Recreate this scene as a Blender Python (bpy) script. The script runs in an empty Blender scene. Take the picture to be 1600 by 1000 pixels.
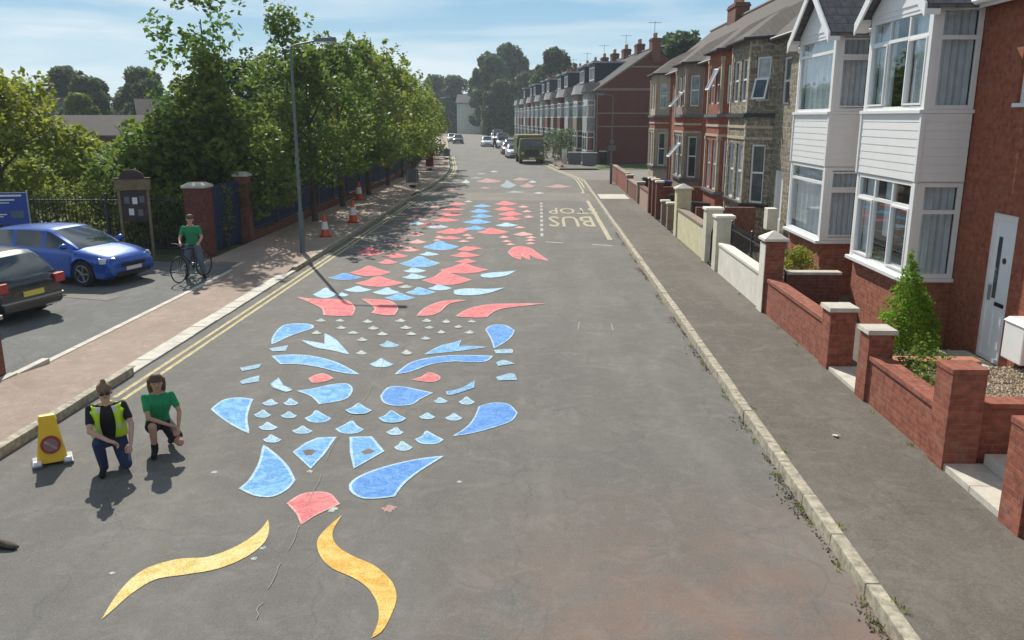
import bpy, bmesh, math, random
import numpy as np
from mathutils import Vector, Matrix
from mathutils.geometry import tessellate_polygon
random.seed(7)
R = math.radians
sc = bpy.context.scene
COL = sc.collection

# ------------------------------------------------------------------ camera, sky, sun
F, H = 1300.0, 4.2
PITCH = math.atan(316 / F)
YAW = math.atan(43 / math.hypot(F, 316))
cd = bpy.data.cameras.new('camera')
cam = bpy.data.objects.new('camera', cd); COL.objects.link(cam)
cd.sensor_width = 36; cd.lens = 36 * F / 1600; cd.clip_end = 3000; cd.clip_start = .05
cam.location = (0, 0, H); cam.rotation_euler = (R(90) - PITCH, 0, YAW)
sc.camera = cam
SUN_EL, SUN_AZ = R(40), R(-23)
w = bpy.data.worlds.new('World'); sc.world = w; w.use_nodes = True
nt = w.node_tree; nt.nodes.clear()
out = nt.nodes.new('ShaderNodeOutputWorld'); bg = nt.nodes.new('ShaderNodeBackground')
sky = nt.nodes.new('ShaderNodeTexSky'); sky.sky_type = 'NISHITA'; sky.sun_disc = False
sky.sun_elevation = SUN_EL; sky.sun_rotation = SUN_AZ; sky.air_density = 1.0; sky.dust_density = .1; sky.ozone_density = 3.0
tc = nt.nodes.new('ShaderNodeTexCoord'); mp = nt.nodes.new('ShaderNodeMapping')
mp.inputs['Scale'].default_value = (1.3, 1.0, 12.0); mp.inputs['Rotation'].default_value = (0, R(4), 0)
nz = nt.nodes.new('ShaderNodeTexNoise'); nz.inputs['Scale'].default_value = 1.7; nz.inputs['Detail'].default_value = 7; nz.inputs['Distortion'].default_value = .5
cr = nt.nodes.new('ShaderNodeValToRGB'); cr.color_ramp.elements[0].position = .44; cr.color_ramp.elements[1].position = .62
cr.color_ramp.elements[1].color = (.85, .85, .85, 1)
mx = nt.nodes.new('ShaderNodeMixRGB'); mx.inputs[2].default_value = (10.8, 12.2, 13.0, 1)
L = nt.links.new
L(tc.outputs['Generated'], mp.inputs[0]); L(mp.outputs[0], nz.inputs[0]); L(nz.outputs[0], cr.inputs[0])
sx = nt.nodes.new('ShaderNodeSeparateXYZ'); L(tc.outputs['Generated'], sx.inputs[0])
hz = nt.nodes.new('ShaderNodeMapRange'); L(sx.outputs[2], hz.inputs[0]); hz.inputs[1].default_value = .34; hz.inputs[2].default_value = .12; hz.interpolation_type = 'SMOOTHERSTEP'; hz.inputs[4].default_value = .9
rz_ = nt.nodes.new('ShaderNodeValToRGB'); L(sx.outputs[2], rz_.inputs[0]); e_ = rz_.color_ramp.elements; e_.new(.055)
for q_, (p_, c_) in zip(e_, ((0, (.64, .83, .90, 1)), (.055, (.52, .77, .90, 1)), (.15, (.28, .56, .84, 1)))): q_.position = p_; q_.color = c_
vm = nt.nodes.new('ShaderNodeVectorMath'); vm.operation = 'SCALE'; vm.inputs['Scale'].default_value = 12.6; L(rz_.outputs[0], vm.inputs[0])
m0 = nt.nodes.new('ShaderNodeMixRGB'); L(vm.outputs[0], m0.inputs[2]); L(hz.outputs[0], m0.inputs[0]); L(sky.outputs[0], m0.inputs[1])
L(cr.outputs[0], mx.inputs[0]); L(m0.outputs[0], mx.inputs[1]); L(mx.outputs[0], bg.inputs[0]); L(bg.outputs[0], out.inputs[0])
bg.inputs[1].default_value = .062
sd = bpy.data.lights.new('sun', 'SUN'); sd.energy = 5.0; sd.angle = R(.5); sd.color = (1, .95, .86)
sun = bpy.data.objects.new('sun', sd); COL.objects.link(sun)
SV = Vector((math.sin(SUN_AZ) * math.cos(SUN_EL), math.cos(SUN_AZ) * math.cos(SUN_EL), math.sin(SUN_EL)))
sun.rotation_euler = SV.to_track_quat('Z', 'Y').to_euler(); sun.location = (-20, 40, 50)
vs = sc.view_settings; vs.view_transform = 'Standard'; vs.look = 'None'; vs.exposure = 0.24; vs.gamma = 1
sc.render.engine = 'CYCLES'
sc.cycles.max_bounces = 6; sc.cycles.transparent_max_bounces = 8

# ------------------------------------------------------------------ helpers
def tag(o, label=None, cat=None, group=None, kind=None):
    if label: o['label'] = label
    if cat: o['category'] = cat
    if group: o['group'] = group
    if kind: o['kind'] = kind
    return o
def empty(name, loc=(0, 0, 0), rz=0.0):
    o = bpy.data.objects.new(name, None); COL.objects.link(o); o.location = loc; o.rotation_euler = (0, 0, rz); o.empty_display_size = .2
    return o
def thing(name, label, cat, loc=(0, 0, 0), rz=0.0, group=None):
    return tag(empty(name, loc, rz), label, cat, group)
def kids(o): return [c for c in bpy.data.objects if c.parent == o]
def copy_tree(o, parent=None):
    c = o.copy(); COL.objects.link(c); c.parent = parent
    for ch in list(o.children): copy_tree(ch, c)
    return c

class MB:
    def __init__(s): s.v = []; s.f = []; s.m = []
    def add(s, vs_, fs, mi=0):
        n = len(s.v); s.v += [tuple(p) for p in vs_]; s.f += [tuple(i + n for i in f) for f in fs]; s.m += [mi] * len(fs); return s
    def hexa(s, p, mi=0):   # p: 8 points, bottom 4 ccw then top 4
        return s.add(p, [(3, 2, 1, 0), (4, 5, 6, 7), (0, 1, 5, 4), (1, 2, 6, 5), (2, 3, 7, 6), (3, 0, 4, 7)], mi)
    def box(s, x0, x1, y0, y1, z0, z1, mi=0, rz=0, c=None):
        p = [(x0, y0, z0), (x1, y0, z0), (x1, y1, z0), (x0, y1, z0), (x0, y0, z1), (x1, y0, z1), (x1, y1, z1), (x0, y1, z1)]
        if rz:
            cx_, cy_ = c or ((x0 + x1) / 2, (y0 + y1) / 2); a, b = math.cos(rz), math.sin(rz)
            p = [(cx_ + (x - cx_) * a - (y - cy_) * b, cy_ + (x - cx_) * b + (y - cy_) * a, z) for x, y, z in p]
        return s.hexa(p, mi)
    def seg(s, p0, p1, s0, s1, z0, z1, t0, t1, mi=0):
        """box along the 2-D segment p0->p1, from s0 to s1 metres, t = distance to the right-hand outer side"""
        d = Vector((p1[0] - p0[0], p1[1] - p0[1])); d.normalize(); n = Vector((d.y, -d.x))
        def q(a, t, z): return (p0[0] + d.x * a + n.x * t, p0[1] + d.y * a + n.y * t, z)
        return s.hexa([q(s0, t1, z0), q(s1, t1, z0), q(s1, t0, z0), q(s0, t0, z0), q(s0, t1, z1), q(s1, t1, z1), q(s1, t0, z1), q(s0, t0, z1)], mi)
    def frustum(s, cx_, cy_, z0, z1, a0, a1, b0=None, b1=None, mi=0):
        b0 = a0 if b0 is None else b0; b1 = a1 if b1 is None else b1
        return s.hexa([(cx_ - a0, cy_ - b0, z0), (cx_ + a0, cy_ - b0, z0), (cx_ + a0, cy_ + b0, z0), (cx_ - a0, cy_ + b0, z0),
                       (cx_ - a1, cy_ - b1, z1), (cx_ + a1, cy_ - b1, z1), (cx_ + a1, cy_ + b1, z1), (cx_ - a1, cy_ + b1, z1)], mi)
    def tube(s, pts, rad, n=8, mi=0, cap=True):
        pts = [Vector(p) for p in pts]
        if not hasattr(rad, '__len__'): rad = [rad] * len(pts)
        rings = []; up = None
        for i, p in enumerate(pts):
            t = (pts[min(i + 1, len(pts) - 1)] - pts[max(i - 1, 0)]).normalized()
            if up is None: up = t.orthogonal().normalized()
            u = (up - t * up.dot(t)).normalized(); v_ = t.cross(u); up = u
            rings.append([p + (u * math.cos(2 * math.pi * k / n) + v_ * math.sin(2 * math.pi * k / n)) * rad[i] for k in range(n)])
        V_ = [q for r in rings for q in r]; Fc = []
        for i in range(len(rings) - 1):
            for k in range(n):
                a, b = i * n + k, i * n + (k + 1) % n; Fc.append((a, b, b + n, a + n))
        if cap: Fc.append(tuple(range(n))[::-1]); Fc.append(tuple((len(rings) - 1) * n + k for k in range(n)))
        return s.add(V_, Fc, mi)
    def lathe(s, prof, c=(0, 0, 0), n=16, axis='z', mi=0):
        V_ = []
        for r, h in prof:
            for k in range(n):
                a = 2 * math.pi * k / n; x, y = r * math.cos(a), r * math.sin(a)
                p = (x, y, h) if axis == 'z' else ((x, h, y) if axis == 'y' else (h, x, y))
                V_.append((c[0] + p[0], c[1] + p[1], c[2] + p[2]))
        Fc = [(i * n + k, i * n + (k + 1) % n, (i + 1) * n + (k + 1) % n, (i + 1) * n + k) for i in range(len(prof) - 1) for k in range(n)]
        Fc.append(tuple(range(n))[::-1]); Fc.append(tuple((len(prof) - 1) * n + k for k in range(n)))
        return s.add(V_, Fc, mi)
    def ball(s, c, r, n=10, m=7, mi=0):
        if not hasattr(r, '__len__'): r = (r, r, r)
        V_ = [(c[0], c[1], c[2] - r[2])]
        for i in range(1, m):
            a = math.pi * i / m - math.pi / 2
            for k in range(n):
                b = 2 * math.pi * k / n
                V_.append((c[0] + r[0] * math.cos(a) * math.cos(b), c[1] + r[1] * math.cos(a) * math.sin(b), c[2] + r[2] * math.sin(a)))
        V_.append((c[0], c[1], c[2] + r[2])); Fc = [(0, 1 + (k + 1) % n, 1 + k) for k in range(n)]
        for i in range(m - 2):
            for k in range(n):
                a, b = 1 + i * n + k, 1 + i * n + (k + 1) % n; Fc.append((a, b, b + n, a + n))
        e = len(V_) - 1; Fc += [(e, e - n + k, e - n + (k + 1) % n) for k in range(n)]
        return s.add(V_, Fc, mi)
    def poly(s, pts2, z, mi=0):
        P = [Vector((p[0], p[1], 0)) for p in pts2]
        tr = tessellate_polygon([P]); V_ = [(p.x, p.y, z) for p in P]; Fc = []
        for a, b, c in tr:
            cr_ = (P[b] - P[a]).cross(P[c] - P[a]).z
            if abs(cr_) > 1e-9: Fc.append((a, b, c) if cr_ > 0 else (a, c, b))
        return s.add(V_, Fc, mi)
    def build(s, name, mats, parent=None, smooth=False, bevel=0, loc=None):
        me = bpy.data.meshes.new(name); me.from_pydata(s.v, [], s.f)
        for m_ in (mats if isinstance(mats, (list, tuple)) else [mats]): me.materials.append(m_)
        me.polygons.foreach_set('material_index', s.m)
        if bevel or True:
            bm_ = bmesh.new(); bm_.from_mesh(me); bmesh.ops.recalc_face_normals(bm_, faces=bm_.faces)
            lv = [v_ for v_ in bm_.verts if not v_.link_faces]
            if lv: bmesh.ops.delete(bm_, geom=lv, context='VERTS')
            if bevel: bmesh.ops.bevel(bm_, geom=[e for e in bm_.edges if len(e.link_faces) == 2 and e.calc_face_angle(0) > .6], offset=bevel, segments=2, profile=.7, affect='EDGES', clamp_overlap=True)
            bm_.to_mesh(me); bm_.free()
        if smooth:
            me.polygons.foreach_set('use_smooth', [True] * len(me.polygons)); me.set_sharp_from_angle(angle=R(38))
        o = bpy.data.objects.new(name, me); COL.objects.link(o); o.parent = parent
        if loc: o.location = loc
        return o

def ground(px, py, z=0.0):
    """where a line of sight of the survey photograph meets the level z (used as a survey tool)"""
    u, v_ = px - 800, py - 500
    d = (u, F * math.cos(PITCH) - v_ * math.sin(PITCH), -F * math.sin(PITCH) - v_ * math.cos(PITCH))
    c, s_ = math.cos(YAW), math.sin(YAW); d = (c * d[0] - s_ * d[1], s_ * d[0] + c * d[1], d[2])
    t = (z - H) / d[2]; return (d[0] * t, d[1] * t)
def cx(y):
    if y < 55: return 0.
    if y < 75: return -.00275 * (y - 55) ** 2
    return -1.1 - .11 * (y - 75)
def ext(y):
    return 0. if y < 60 else -.75 * min(1, (y - 60) / 9)

# ------------------------------------------------------------------ materials
def mat(name):
    m_ = bpy.data.materials.new(name); m_.use_nodes = True
    n = m_.node_tree.nodes; return m_, n, m_.node_tree.links.new, n['Principled BSDF']
def noise(n, l, src, scale, detail=4, rough=.55, dist=0):
    t = n.new('ShaderNodeTexNoise'); t.inputs['Scale'].default_value = scale; t.inputs['Detail'].default_value = detail
    t.inputs['Roughness'].default_value = rough; t.inputs['Distortion'].default_value = dist
    if src: l(src, t.inputs['Vector'])
    return t.outputs['Fac']
def ramp(n, l, src, stops):
    r = n.new('ShaderNodeValToRGB'); e = r.color_ramp.elements
    while len(e) < len(stops): e.new(.5)
    for i, (p, c) in enumerate(stops): e[i].position = p; e[i].color = tuple(c) + (1,) if len(c) == 3 else c
    l(src, r.inputs[0]); return r.outputs[0]
def mix(n, l, fac, a, b, mode='MIX'):
    m_ = n.new('ShaderNodeMixRGB'); m_.blend_type = mode
    for i, x in enumerate((fac, a, b)):
        if hasattr(x, 'is_output'): l(x, m_.inputs[i])
        elif i == 0: m_.inputs[0].default_value = x
        else: m_.inputs[i].default_value = tuple(x) + (1,)
    return m_.outputs[0]
def bump(n, l, h, b, strength=.3, dist=.02):
    k = n.new('ShaderNodeBump'); k.inputs['Strength'].default_value = strength; k.inputs['Distance'].default_value = dist
    l(h, k.inputs['Height']); l(k.outputs[0], b.inputs['Normal'])
def coords(n, which='Object'): return n.new('ShaderNodeTexCoord').outputs[which]
def sc_(c, k): return tuple(min(1, x * k) for x in c)
def plain(name, col, rough=.6, var=.15, scale=6, metal=0, spec=.5, bmp=0):
    m_, n, l, b = mat(name); v_ = coords(n)
    f = noise(n, l, v_, scale, 5, .65)
    l(ramp(n, l, f, [(.3, sc_(col, 1 - var)), (.7, sc_(col, 1 + var))]), b.inputs['Base Color'])
    b.inputs['Roughness'].default_value = rough; b.inputs['Metallic'].default_value = metal; b.inputs['Specular IOR Level'].default_value = spec
    if bmp: bump(n, l, noise(n, l, v_, scale * 8, 3), b, bmp, .01)
    return m_
def wallvec(n, l):
    """u runs along the wall, v is height, whichever way the wall faces"""
    t = n.new('ShaderNodeTexCoord'); sp = n.new('ShaderNodeSeparateXYZ'); l(t.outputs['Object'], sp.inputs[0])
    sn = n.new('ShaderNodeSeparateXYZ'); l(t.outputs['Normal'], sn.inputs[0])
    ab = n.new('ShaderNodeMath'); ab.operation = 'ABSOLUTE'; l(sn.outputs['X'], ab.inputs[0])
    gt = n.new('ShaderNodeMath'); gt.operation = 'GREATER_THAN'; l(ab.outputs[0], gt.inputs[0]); gt.inputs[1].default_value = .6
    m_ = n.new('ShaderNodeMix'); m_.data_type = 'FLOAT'; l(gt.outputs[0], m_.inputs[0]); l(sp.outputs['X'], m_.inputs[2]); l(sp.outputs['Y'], m_.inputs[3])
    # level faces (copings) read x,y
    az = n.new('ShaderNodeMath'); az.operation = 'ABSOLUTE'; l(sn.outputs['Z'], az.inputs[0])
    gz = n.new('ShaderNodeMath'); gz.operation = 'GREATER_THAN'; l(az.outputs[0], gz.inputs[0]); gz.inputs[1].default_value = .8
    mz = n.new('ShaderNodeMix'); mz.data_type = 'FLOAT'; l(gz.outputs[0], mz.inputs[0]); l(sp.outputs['Z'], mz.inputs[2]); l(sp.outputs['X'], mz.inputs[3])
    mu = n.new('ShaderNodeMix'); mu.data_type = 'FLOAT'; l(gz.outputs[0], mu.inputs[0]); l(m_.outputs[0], mu.inputs[2]); l(sp.outputs['Y'], mu.inputs[3])
    c = n.new('ShaderNodeCombineXYZ'); l(mu.outputs[0], c.inputs[0]); l(mz.outputs[0], c.inputs[1]); return c.outputs[0], t.outputs['Object']
def brick(name, c1, c2, mortar, bw=.235, bh=.075, ms=.010, dark=(.07, .03, .025), warp=0, stain=.45, bs=.5):
    m_, n, l, b = mat(name); v_, ob = wallvec(n, l)
    if warp:
        nn = n.new('ShaderNodeTexNoise'); nn.inputs['Scale'].default_value = 2.2; nn.inputs['Detail'].default_value = 3; l(ob, nn.inputs['Vector'])
        ad = n.new('ShaderNodeMixRGB'); ad.blend_type = 'LINEAR_LIGHT'; ad.inputs[0].default_value = warp; l(v_, ad.inputs[1]); l(nn.outputs['Color'], ad.inputs[2]); v_ = ad.outputs[0]
    t = n.new('ShaderNodeTexBrick'); l(v_, t.inputs['Vector'])
    t.inputs['Color1'].default_value = tuple(c1) + (1,); t.inputs['Color2'].default_value = tuple(c2) + (1,); t.inputs['Mortar'].default_value = tuple(mortar) + (1,)
    t.inputs['Scale'].default_value = 1; t.inputs['Brick Width'].default_value = bw; t.inputs['Row Height'].default_value = bh
    t.inputs['Mortar Size'].default_value = ms; t.inputs['Mortar Smooth'].default_value = .3; t.inputs['Bias'].default_value = -.1
    # brick-to-brick scatter and broad weathering
    st = noise(n, l, ob, 1.3, 6, .7); s2 = noise(n, l, ob, 9, 3, .6)
    c = mix(n, l, ramp(n, l, s2, [(.42, (0, 0, 0)), (.66, (.75, .75, .75))]), t.outputs['Color'], dark)
    c = mix(n, l, ramp(n, l, st, [(.38, (0, 0, 0)), (.75, (stain, stain, stain))]), c, sc_(c2, .62))
    pl = noise(n, l, ob, 2.7, 5, .75, .4)
    c = mix(n, l, ramp(n, l, pl, [(.56, (0, 0, 0)), (.72, (.6, .6, .6))]), c, sc_(mortar, 1.15))
    l(c, b.inputs['Base Color']); b.inputs['Roughness'].default_value = .88; b.inputs['Specular IOR Level'].default_value = .25
    h = mix(n, l, .75, s2, t.outputs['Fac']); iv = n.new('ShaderNodeInvert'); l(h, iv.inputs[1]); bump(n, l, iv.outputs[0], b, bs, .012)
    return m_

def asphalt(name, base, light, spots=1.0, red=0.0):
    m_, n, l, b = mat(name); v_ = coords(n)
    fine = noise(n, l, v_, 95, 2, .8); mid = noise(n, l, v_, 7, 5, .7); big = noise(n, l, v_, .42, 5, .62, .6)
    mp_ = n.new('ShaderNodeMapping'); l(v_, mp_.inputs[0]); mp_.inputs['Scale'].default_value = (1.0, .13, 1); streak = noise(n, l, mp_.outputs[0], 1.1, 5, .6, .3)
    gr2 = noise(n, l, v_, 46, 3, .85)
    c = ramp(n, l, fine, [(.30, sc_(base, .42)), (.5, base), (.70, sc_(light, 1.15))])
    c = mix(n, l, .5, c, ramp(n, l, gr2, [(.36, sc_(base, .5)), (.5, base), (.64, sc_(light, 1.3))]))
    c = mix(n, l, .42, c, ramp(n, l, big, [(.33, sc_(base, .78)), (.52, base), (.7, light)]))
    c = mix(n, l, ramp(n, l, streak, [(.48, (0, 0, 0)), (.72, (.42, .42, .42))]), c, sc_(light, 1.12))
    c = mix(n, l, ramp(n, l, mid, [(.42, (0, 0, 0)), (.75, (.35, .35, .35))]), c, sc_(base, .62))
    p2 = noise(n, l, v_, 1.9, 6, .8, 1.0); c = mix(n, l, ramp(n, l, p2, [(.5, (0, 0, 0)), (.66, (.4, .4, .4))]), c, sc_(light, 1.2))
    gr = noise(n, l, v_, 34, 3, .75); c = mix(n, l, ramp(n, l, gr, [(.60, (0, 0, 0)), (.70, (.5 * spots,) * 3)]), c, sc_(light, 1.35))
    if red:
        sp = n.new('ShaderNodeSeparateXYZ'); l(v_, sp.inputs[0])
        mr = n.new('ShaderNodeMapRange'); l(sp.outputs[1], mr.inputs[0]); mr.inputs[1].default_value = 9.4; mr.inputs[2].default_value = 5.6
        mr2 = n.new('ShaderNodeMapRange'); l(sp.outputs[0], mr2.inputs[0]); mr2.inputs[1].default_value = -1.2; mr2.inputs[2].default_value = .8
        mm = n.new('ShaderNodeMath'); mm.operation = 'MULTIPLY'; l(mr.outputs[0], mm.inputs[0]); l(mr2.outputs[0], mm.inputs[1])
        m3 = n.new('ShaderNodeMath'); m3.operation = 'MULTIPLY'; l(mm.outputs[0], m3.inputs[0]); l(ramp(n, l, noise(n, l, v_, 1.3, 5, .7), [(.34, (0, 0, 0)), (.58, (red,) * 3)]), m3.inputs[1])
        c = mix(n, l, m3.outputs[0], c, (.27, .155, .115))
    # hairline cracks
    vo = n.new('ShaderNodeTexVoronoi'); vo.feature = 'DISTANCE_TO_EDGE'; vo.inputs['Scale'].default_value = .33
    wv = n.new('ShaderNodeMixRGB'); wv.blend_type = 'LINEAR_LIGHT'; wv.inputs[0].default_value = .35; l(v_, wv.inputs[1])
    nn = n.new('ShaderNodeTexNoise'); nn.inputs['Scale'].default_value = 1.6; nn.inputs['Detail'].default_value = 5; l(v_, nn.inputs['Vector']); l(nn.outputs['Color'], wv.inputs[2]); l(wv.outputs[0], vo.inputs['Vector'])
    ck = ramp(n, l, vo.outputs[0], [(.0, (.28, .28, .28)), (.0045, (0, 0, 0))]); c = mix(n, l, ck, c, sc_(base, .45))
    l(c, b.inputs['Base Color']); b.inputs['Roughness'].default_value = .9; b.inputs['Specular IOR Level'].default_value = .22
    bump(n, l, fine, b, .55, .012); return m_

def paint_chalk(name, c0, c1, edge=None, wear=.35):
    m_, n, l, b = mat(name); v_ = coords(n)
    a = noise(n, l, v_, 3.4, 6, .75, 1.4); f = noise(n, l, v_, 85, 2, .8); g = noise(n, l, v_, 14, 5, .78, .4); h = noise(n, l, v_, 33, 3, .8)
    c = ramp(n, l, a, [(.36, sc_(c0, .86)), (.46, c0), (.54, c1), (.64, sc_(c1, 1.08))])
    c = mix(n, l, ramp(n, l, h, [(.46, (0, 0, 0)), (.66, (.5,) * 3)]), c, tuple(x * .55 + .32 for x in c1))
    c = mix(n, l, ramp(n, l, g, [(.50, (0, 0, 0)), (.66, (min(1, wear * 1.6),) * 3)]), c, (.15, .14, .125))
    c = mix(n, l, ramp(n, l, f, [(.52, (0, 0, 0)), (.64, (.75, .75, .75))]), c, (.14, .13, .115))
    l(c, b.inputs['Base Color']); b.inputs['Roughness'].default_value = .9; b.inputs['Specular IOR Level'].default_value = .2
    bump(n, l, f, b, .6, .012); return m_

def leafmat(name, cols, trans=.38, scale=.55):
    m_, n, l, b = mat(name); v_ = coords(n)
    a = noise(n, l, v_, scale, 3, .6); g = n.new('ShaderNodeNewGeometry'); oi = n.new('ShaderNodeObjectInfo')
    c = ramp(n, l, a, [(.34, cols[0]), (.5, cols[1]), (.66, cols[2])])
    c = mix(n, l, .45, c, ramp(n, l, g.outputs['Random Per Island'], [(0., sc_(cols[0], .8)), (.5, cols[1]), (1., sc_(cols[2], 1.25))]))
    hs = n.new('ShaderNodeHueSaturation'); l(c, hs.inputs['Color'])
    mr = n.new('ShaderNodeMapRange'); l(oi.outputs['Random'], mr.inputs[0]); mr.inputs[3].default_value = .485; mr.inputs[4].default_value = .515; l(mr.outputs[0], hs.inputs['Hue'])
    l(hs.outputs[0], b.inputs['Base Color']); b.inputs['Roughness'].default_value = .55; b.inputs['Specular IOR Level'].default_value = .25
    t = n.new('ShaderNodeBsdfTranslucent'); l(hs.outputs[0], t.inputs[0]); ms = n.new('ShaderNodeMixShader'); ms.inputs[0].default_value = trans
    l(b.outputs[0], ms.inputs[1]); l(t.outputs[0], ms.inputs[2]); l(ms.outputs[0], n['Material Output'].inputs[0]); return m_

def glassmat(name, tint, refl=.0, rough=.03, var=.5):
    m_, n, l, b = mat(name); v_ = coords(n)
    f = noise(n, l, v_, 1.1, 3, .6, .5)
    l(ramp(n, l, f, [(.35, sc_(tint, 1 - var)), (.65, sc_(tint, 1 + var))]), b.inputs['Base Color'])
    b.inputs['Roughness'].default_value = rough; b.inputs['Specular IOR Level'].default_value = .9; b.inputs['Coat Weight'].default_value = refl
    b.inputs['Coat Roughness'].default_value = .02
    bump(n, l, noise(n, l, v_, .8, 2), b, .06, .03); return m_
def clearglass(name):
    m_, n, l, b = mat(name)
    tr = n.new('ShaderNodeBsdfTransparent'); tr.inputs[0].default_value = (.92, .95, .96, 1)
    gl = n.new('ShaderNodeBsdfGlossy'); gl.inputs['Roughness'].default_value = .02; gl.inputs[0].default_value = (.95, .98, 1, 1)
    lw = n.new('ShaderNodeLayerWeight'); pw = n.new('ShaderNodeMath'); pw.operation = 'POWER'; l(lw.outputs['Facing'], pw.inputs[0]); pw.inputs[1].default_value = 4
    fr = n.new('ShaderNodeMath'); fr.operation = 'MULTIPLY_ADD'; l(pw.outputs[0], fr.inputs[0]); fr.inputs[1].default_value = .45; fr.inputs[2].default_value = .05; ms = n.new('ShaderNodeMixShader')
    bp = n.new('ShaderNodeBump'); bp.inputs['Strength'].default_value = .05; bp.inputs['Distance'].default_value = .03
    l(noise(n, l, coords(n), .9, 2), bp.inputs['Height']); l(bp.outputs[0], gl.inputs['Normal'])
    l(fr.outputs[0], ms.inputs[0]); l(tr.outputs[0], ms.inputs[1]); l(gl.outputs[0], ms.inputs[2]); l(ms.outputs[0], n['Material Output'].inputs[0]); return m_
def carpaint(name, col, metal=.3):
    m_, n, l, b = mat(name); v_ = coords(n)
    l(ramp(n, l, noise(n, l, v_, 2.5, 4), [(.3, sc_(col, .85)), (.7, sc_(col, 1.1))]), b.inputs['Base Color'])
    b.inputs['Roughness'].default_value = .32; b.inputs['Metallic'].default_value = metal; b.inputs['Coat Weight'].default_value = .9; b.inputs['Coat Roughness'].default_value = .04
    return m_

M = {}
M['road'] = asphalt('asphalt', (.162, .154, .140), (.222, .211, .192), 1, .60)
M['path_r'] = asphalt('footway_asphalt', (.138, .124, .105), (.205, .186, .158), .5)
M['path_l'] = asphalt('footway_buff', (.33, .255, .205), (.41, .325, .265), .3)
M['carpark'] = asphalt('car_park_asphalt', (.15, .15, .145), (.20, .20, .19), .7)
M['old'] = asphalt('pale_asphalt', (.21, .195, .165), (.26, .24, .21), .7)
M['crackfill'] = plain('crack_filler', (.27, .26, .23), .9, .3, 20)
M['kerb'] = plain('kerb_granite', (.38, .34, .26), .88, .5, 9, bmp=.8)
M['stonepale'] = plain('pale_stone', (.52, .49, .42), .85, .2, 5, bmp=.3)
M['soil'] = plain('soil', (.07, .05, .035), .95, .3, 9, bmp=.5)
M['grass'] = plain('grass_ground', (.07, .095, .03), .95, .4, 3, bmp=.5)
M['gravel'] = plain('gravel_stone', (.46, .34, .20), .9, .45, 26, bmp=1)
M['brick'] = brick('red_brick', (.36, .105, .055), (.47, .16, .085), (.30, .20, .15), dark=(.16, .05, .035))
M['brick_h'] = brick('house_brick', (.34, .092, .046), (.44, .135, .068), (.25, .15, .11), dark=(.15, .04, .028), stain=.65)
M['brick_w'] = brick('garden_wall_brick', (.31, .085, .05), (.42, .14, .085), (.27, .17, .13), dark=(.15, .05, .04), ms=.009)
M['brick_d'] = brick('dark_brick', (.19, .065, .045), (.25, .09, .06), (.19, .13, .10), dark=(.1, .04, .03), bs=.3)
M['brick_g'] = brick('gable_brick', (.17, .042, .032), (.22, .06, .045), (.14, .08, .07), stain=.6, bs=.3)
M['stone'] = brick('rubble_stone', (.36, .31, .21), (.17, .155, .125), (.46, .42, .33), .33, .17, .02, dark=(.09, .08, .065), warp=.16, bs=1.)
M['stone_buff'] = plain('dressed_stone', (.43, .36, .27), .85, .22, 4, bmp=.3)
M['stone_brown'] = plain('weathered_stone', (.25, .19, .145), .85, .22, 4, bmp=.3)
M['slate'] = brick('slate', (.115, .115, .13), (.16, .155, .16), (.05, .05, .055), .3, .2, .012, dark=(.06, .06, .065), stain=.5, bs=.6)
M['tile_b'] = brick('roof_tile', (.085, .075, .072), (.125, .108, .10), (.07, .06, .05), .26, .16, .012, dark=(.1, .08, .06), stain=.6, bs=.6)
M['slate_d'] = brick('dark_slate', (.045, .045, .055), (.07, .065, .075), (.02, .02, .025), .3, .2, .012, dark=(.03, .03, .035), stain=.5, bs=.6)
M['navy'] = plain('navy_cladding', (.025, .03, .05), .6, .2, 4)
M['lampgrey'] = plain('lamp_post_paint', (.11, .14, .14), .5, .15, 6)
M['lead'] = plain('ridge_clay', (.14, .10, .09), .8, .25, 5)
M['white'] = plain('white_upvc', (.80, .80, .79), .35, .03, 3)
M['pebble'] = plain('grey_pebbledash', (.36, .36, .34), .9, .2, 4)
M['white_d'] = plain('white_render', (.72, .69, .60), .8, .13, 3, bmp=.2)
M['cream'] = plain('cream_render', (.62, .57, .37), .85, .16, 3.5, bmp=.3)
M['cream2'] = plain('pale_cream_render', (.60, .58, .46), .85, .14, 3.5, bmp=.3)
M['pinkr'] = plain('pink_render', (.40, .28, .22), .85, .16, 4, bmp=.3)
M['grey'] = plain('grey_plastic', (.13, .135, .15), .5, .12, 4)
M['greym'] = plain('galvanised_steel', (.33, .35, .34), .45, .14, 8, metal=.5)
M['black'] = plain('black_gloss', (.012, .012, .014), .35, .2, 6)
M['blackm'] = plain('black_iron', (.02, .02, .024), .5, .2, 8)
M['rubber'] = plain('tyre_rubber', (.02, .02, .02), .85, .2, 12)
M['under'] = plain('underbody', (.01, .01, .01), .9, .1, 5)
M['curtain'] = plain('net_curtain', (.62, .65, .68), .9, .12, 5)
M['room_shade'] = plain('room_shade_paint', (.05, .05, .055), .9, .3, 2)  # dark colour stands in for the shade inside the rooms
M['glass'] = clearglass('window_glass')
M['glassd'] = glassmat('dark_window_glass', (.06, .075, .085), .5)
M['glassc'] = glassmat('car_glass', (.03, .04, .045), .6, var=.2)
M['glassp'] = glassmat('curtained_glass', (.26, .31, .32), .3)
M['blue'] = carpaint('blue_car_paint', (.003, .085, .44), .35)
M['blackcar'] = carpaint('black_car_paint', (.004, .005, .010), 0)
M['whitecar'] = carpaint('white_car_paint', (.75, .76, .78), 0)
M['silver'] = carpaint('silver_car_paint', (.42, .44, .46), .5)
M['redcar'] = carpaint('maroon_car_paint', (.16, .03, .03), .2)
M['olive'] = plain('olive_paint', (.10, .115, .03), .55, .25, 3)
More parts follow.
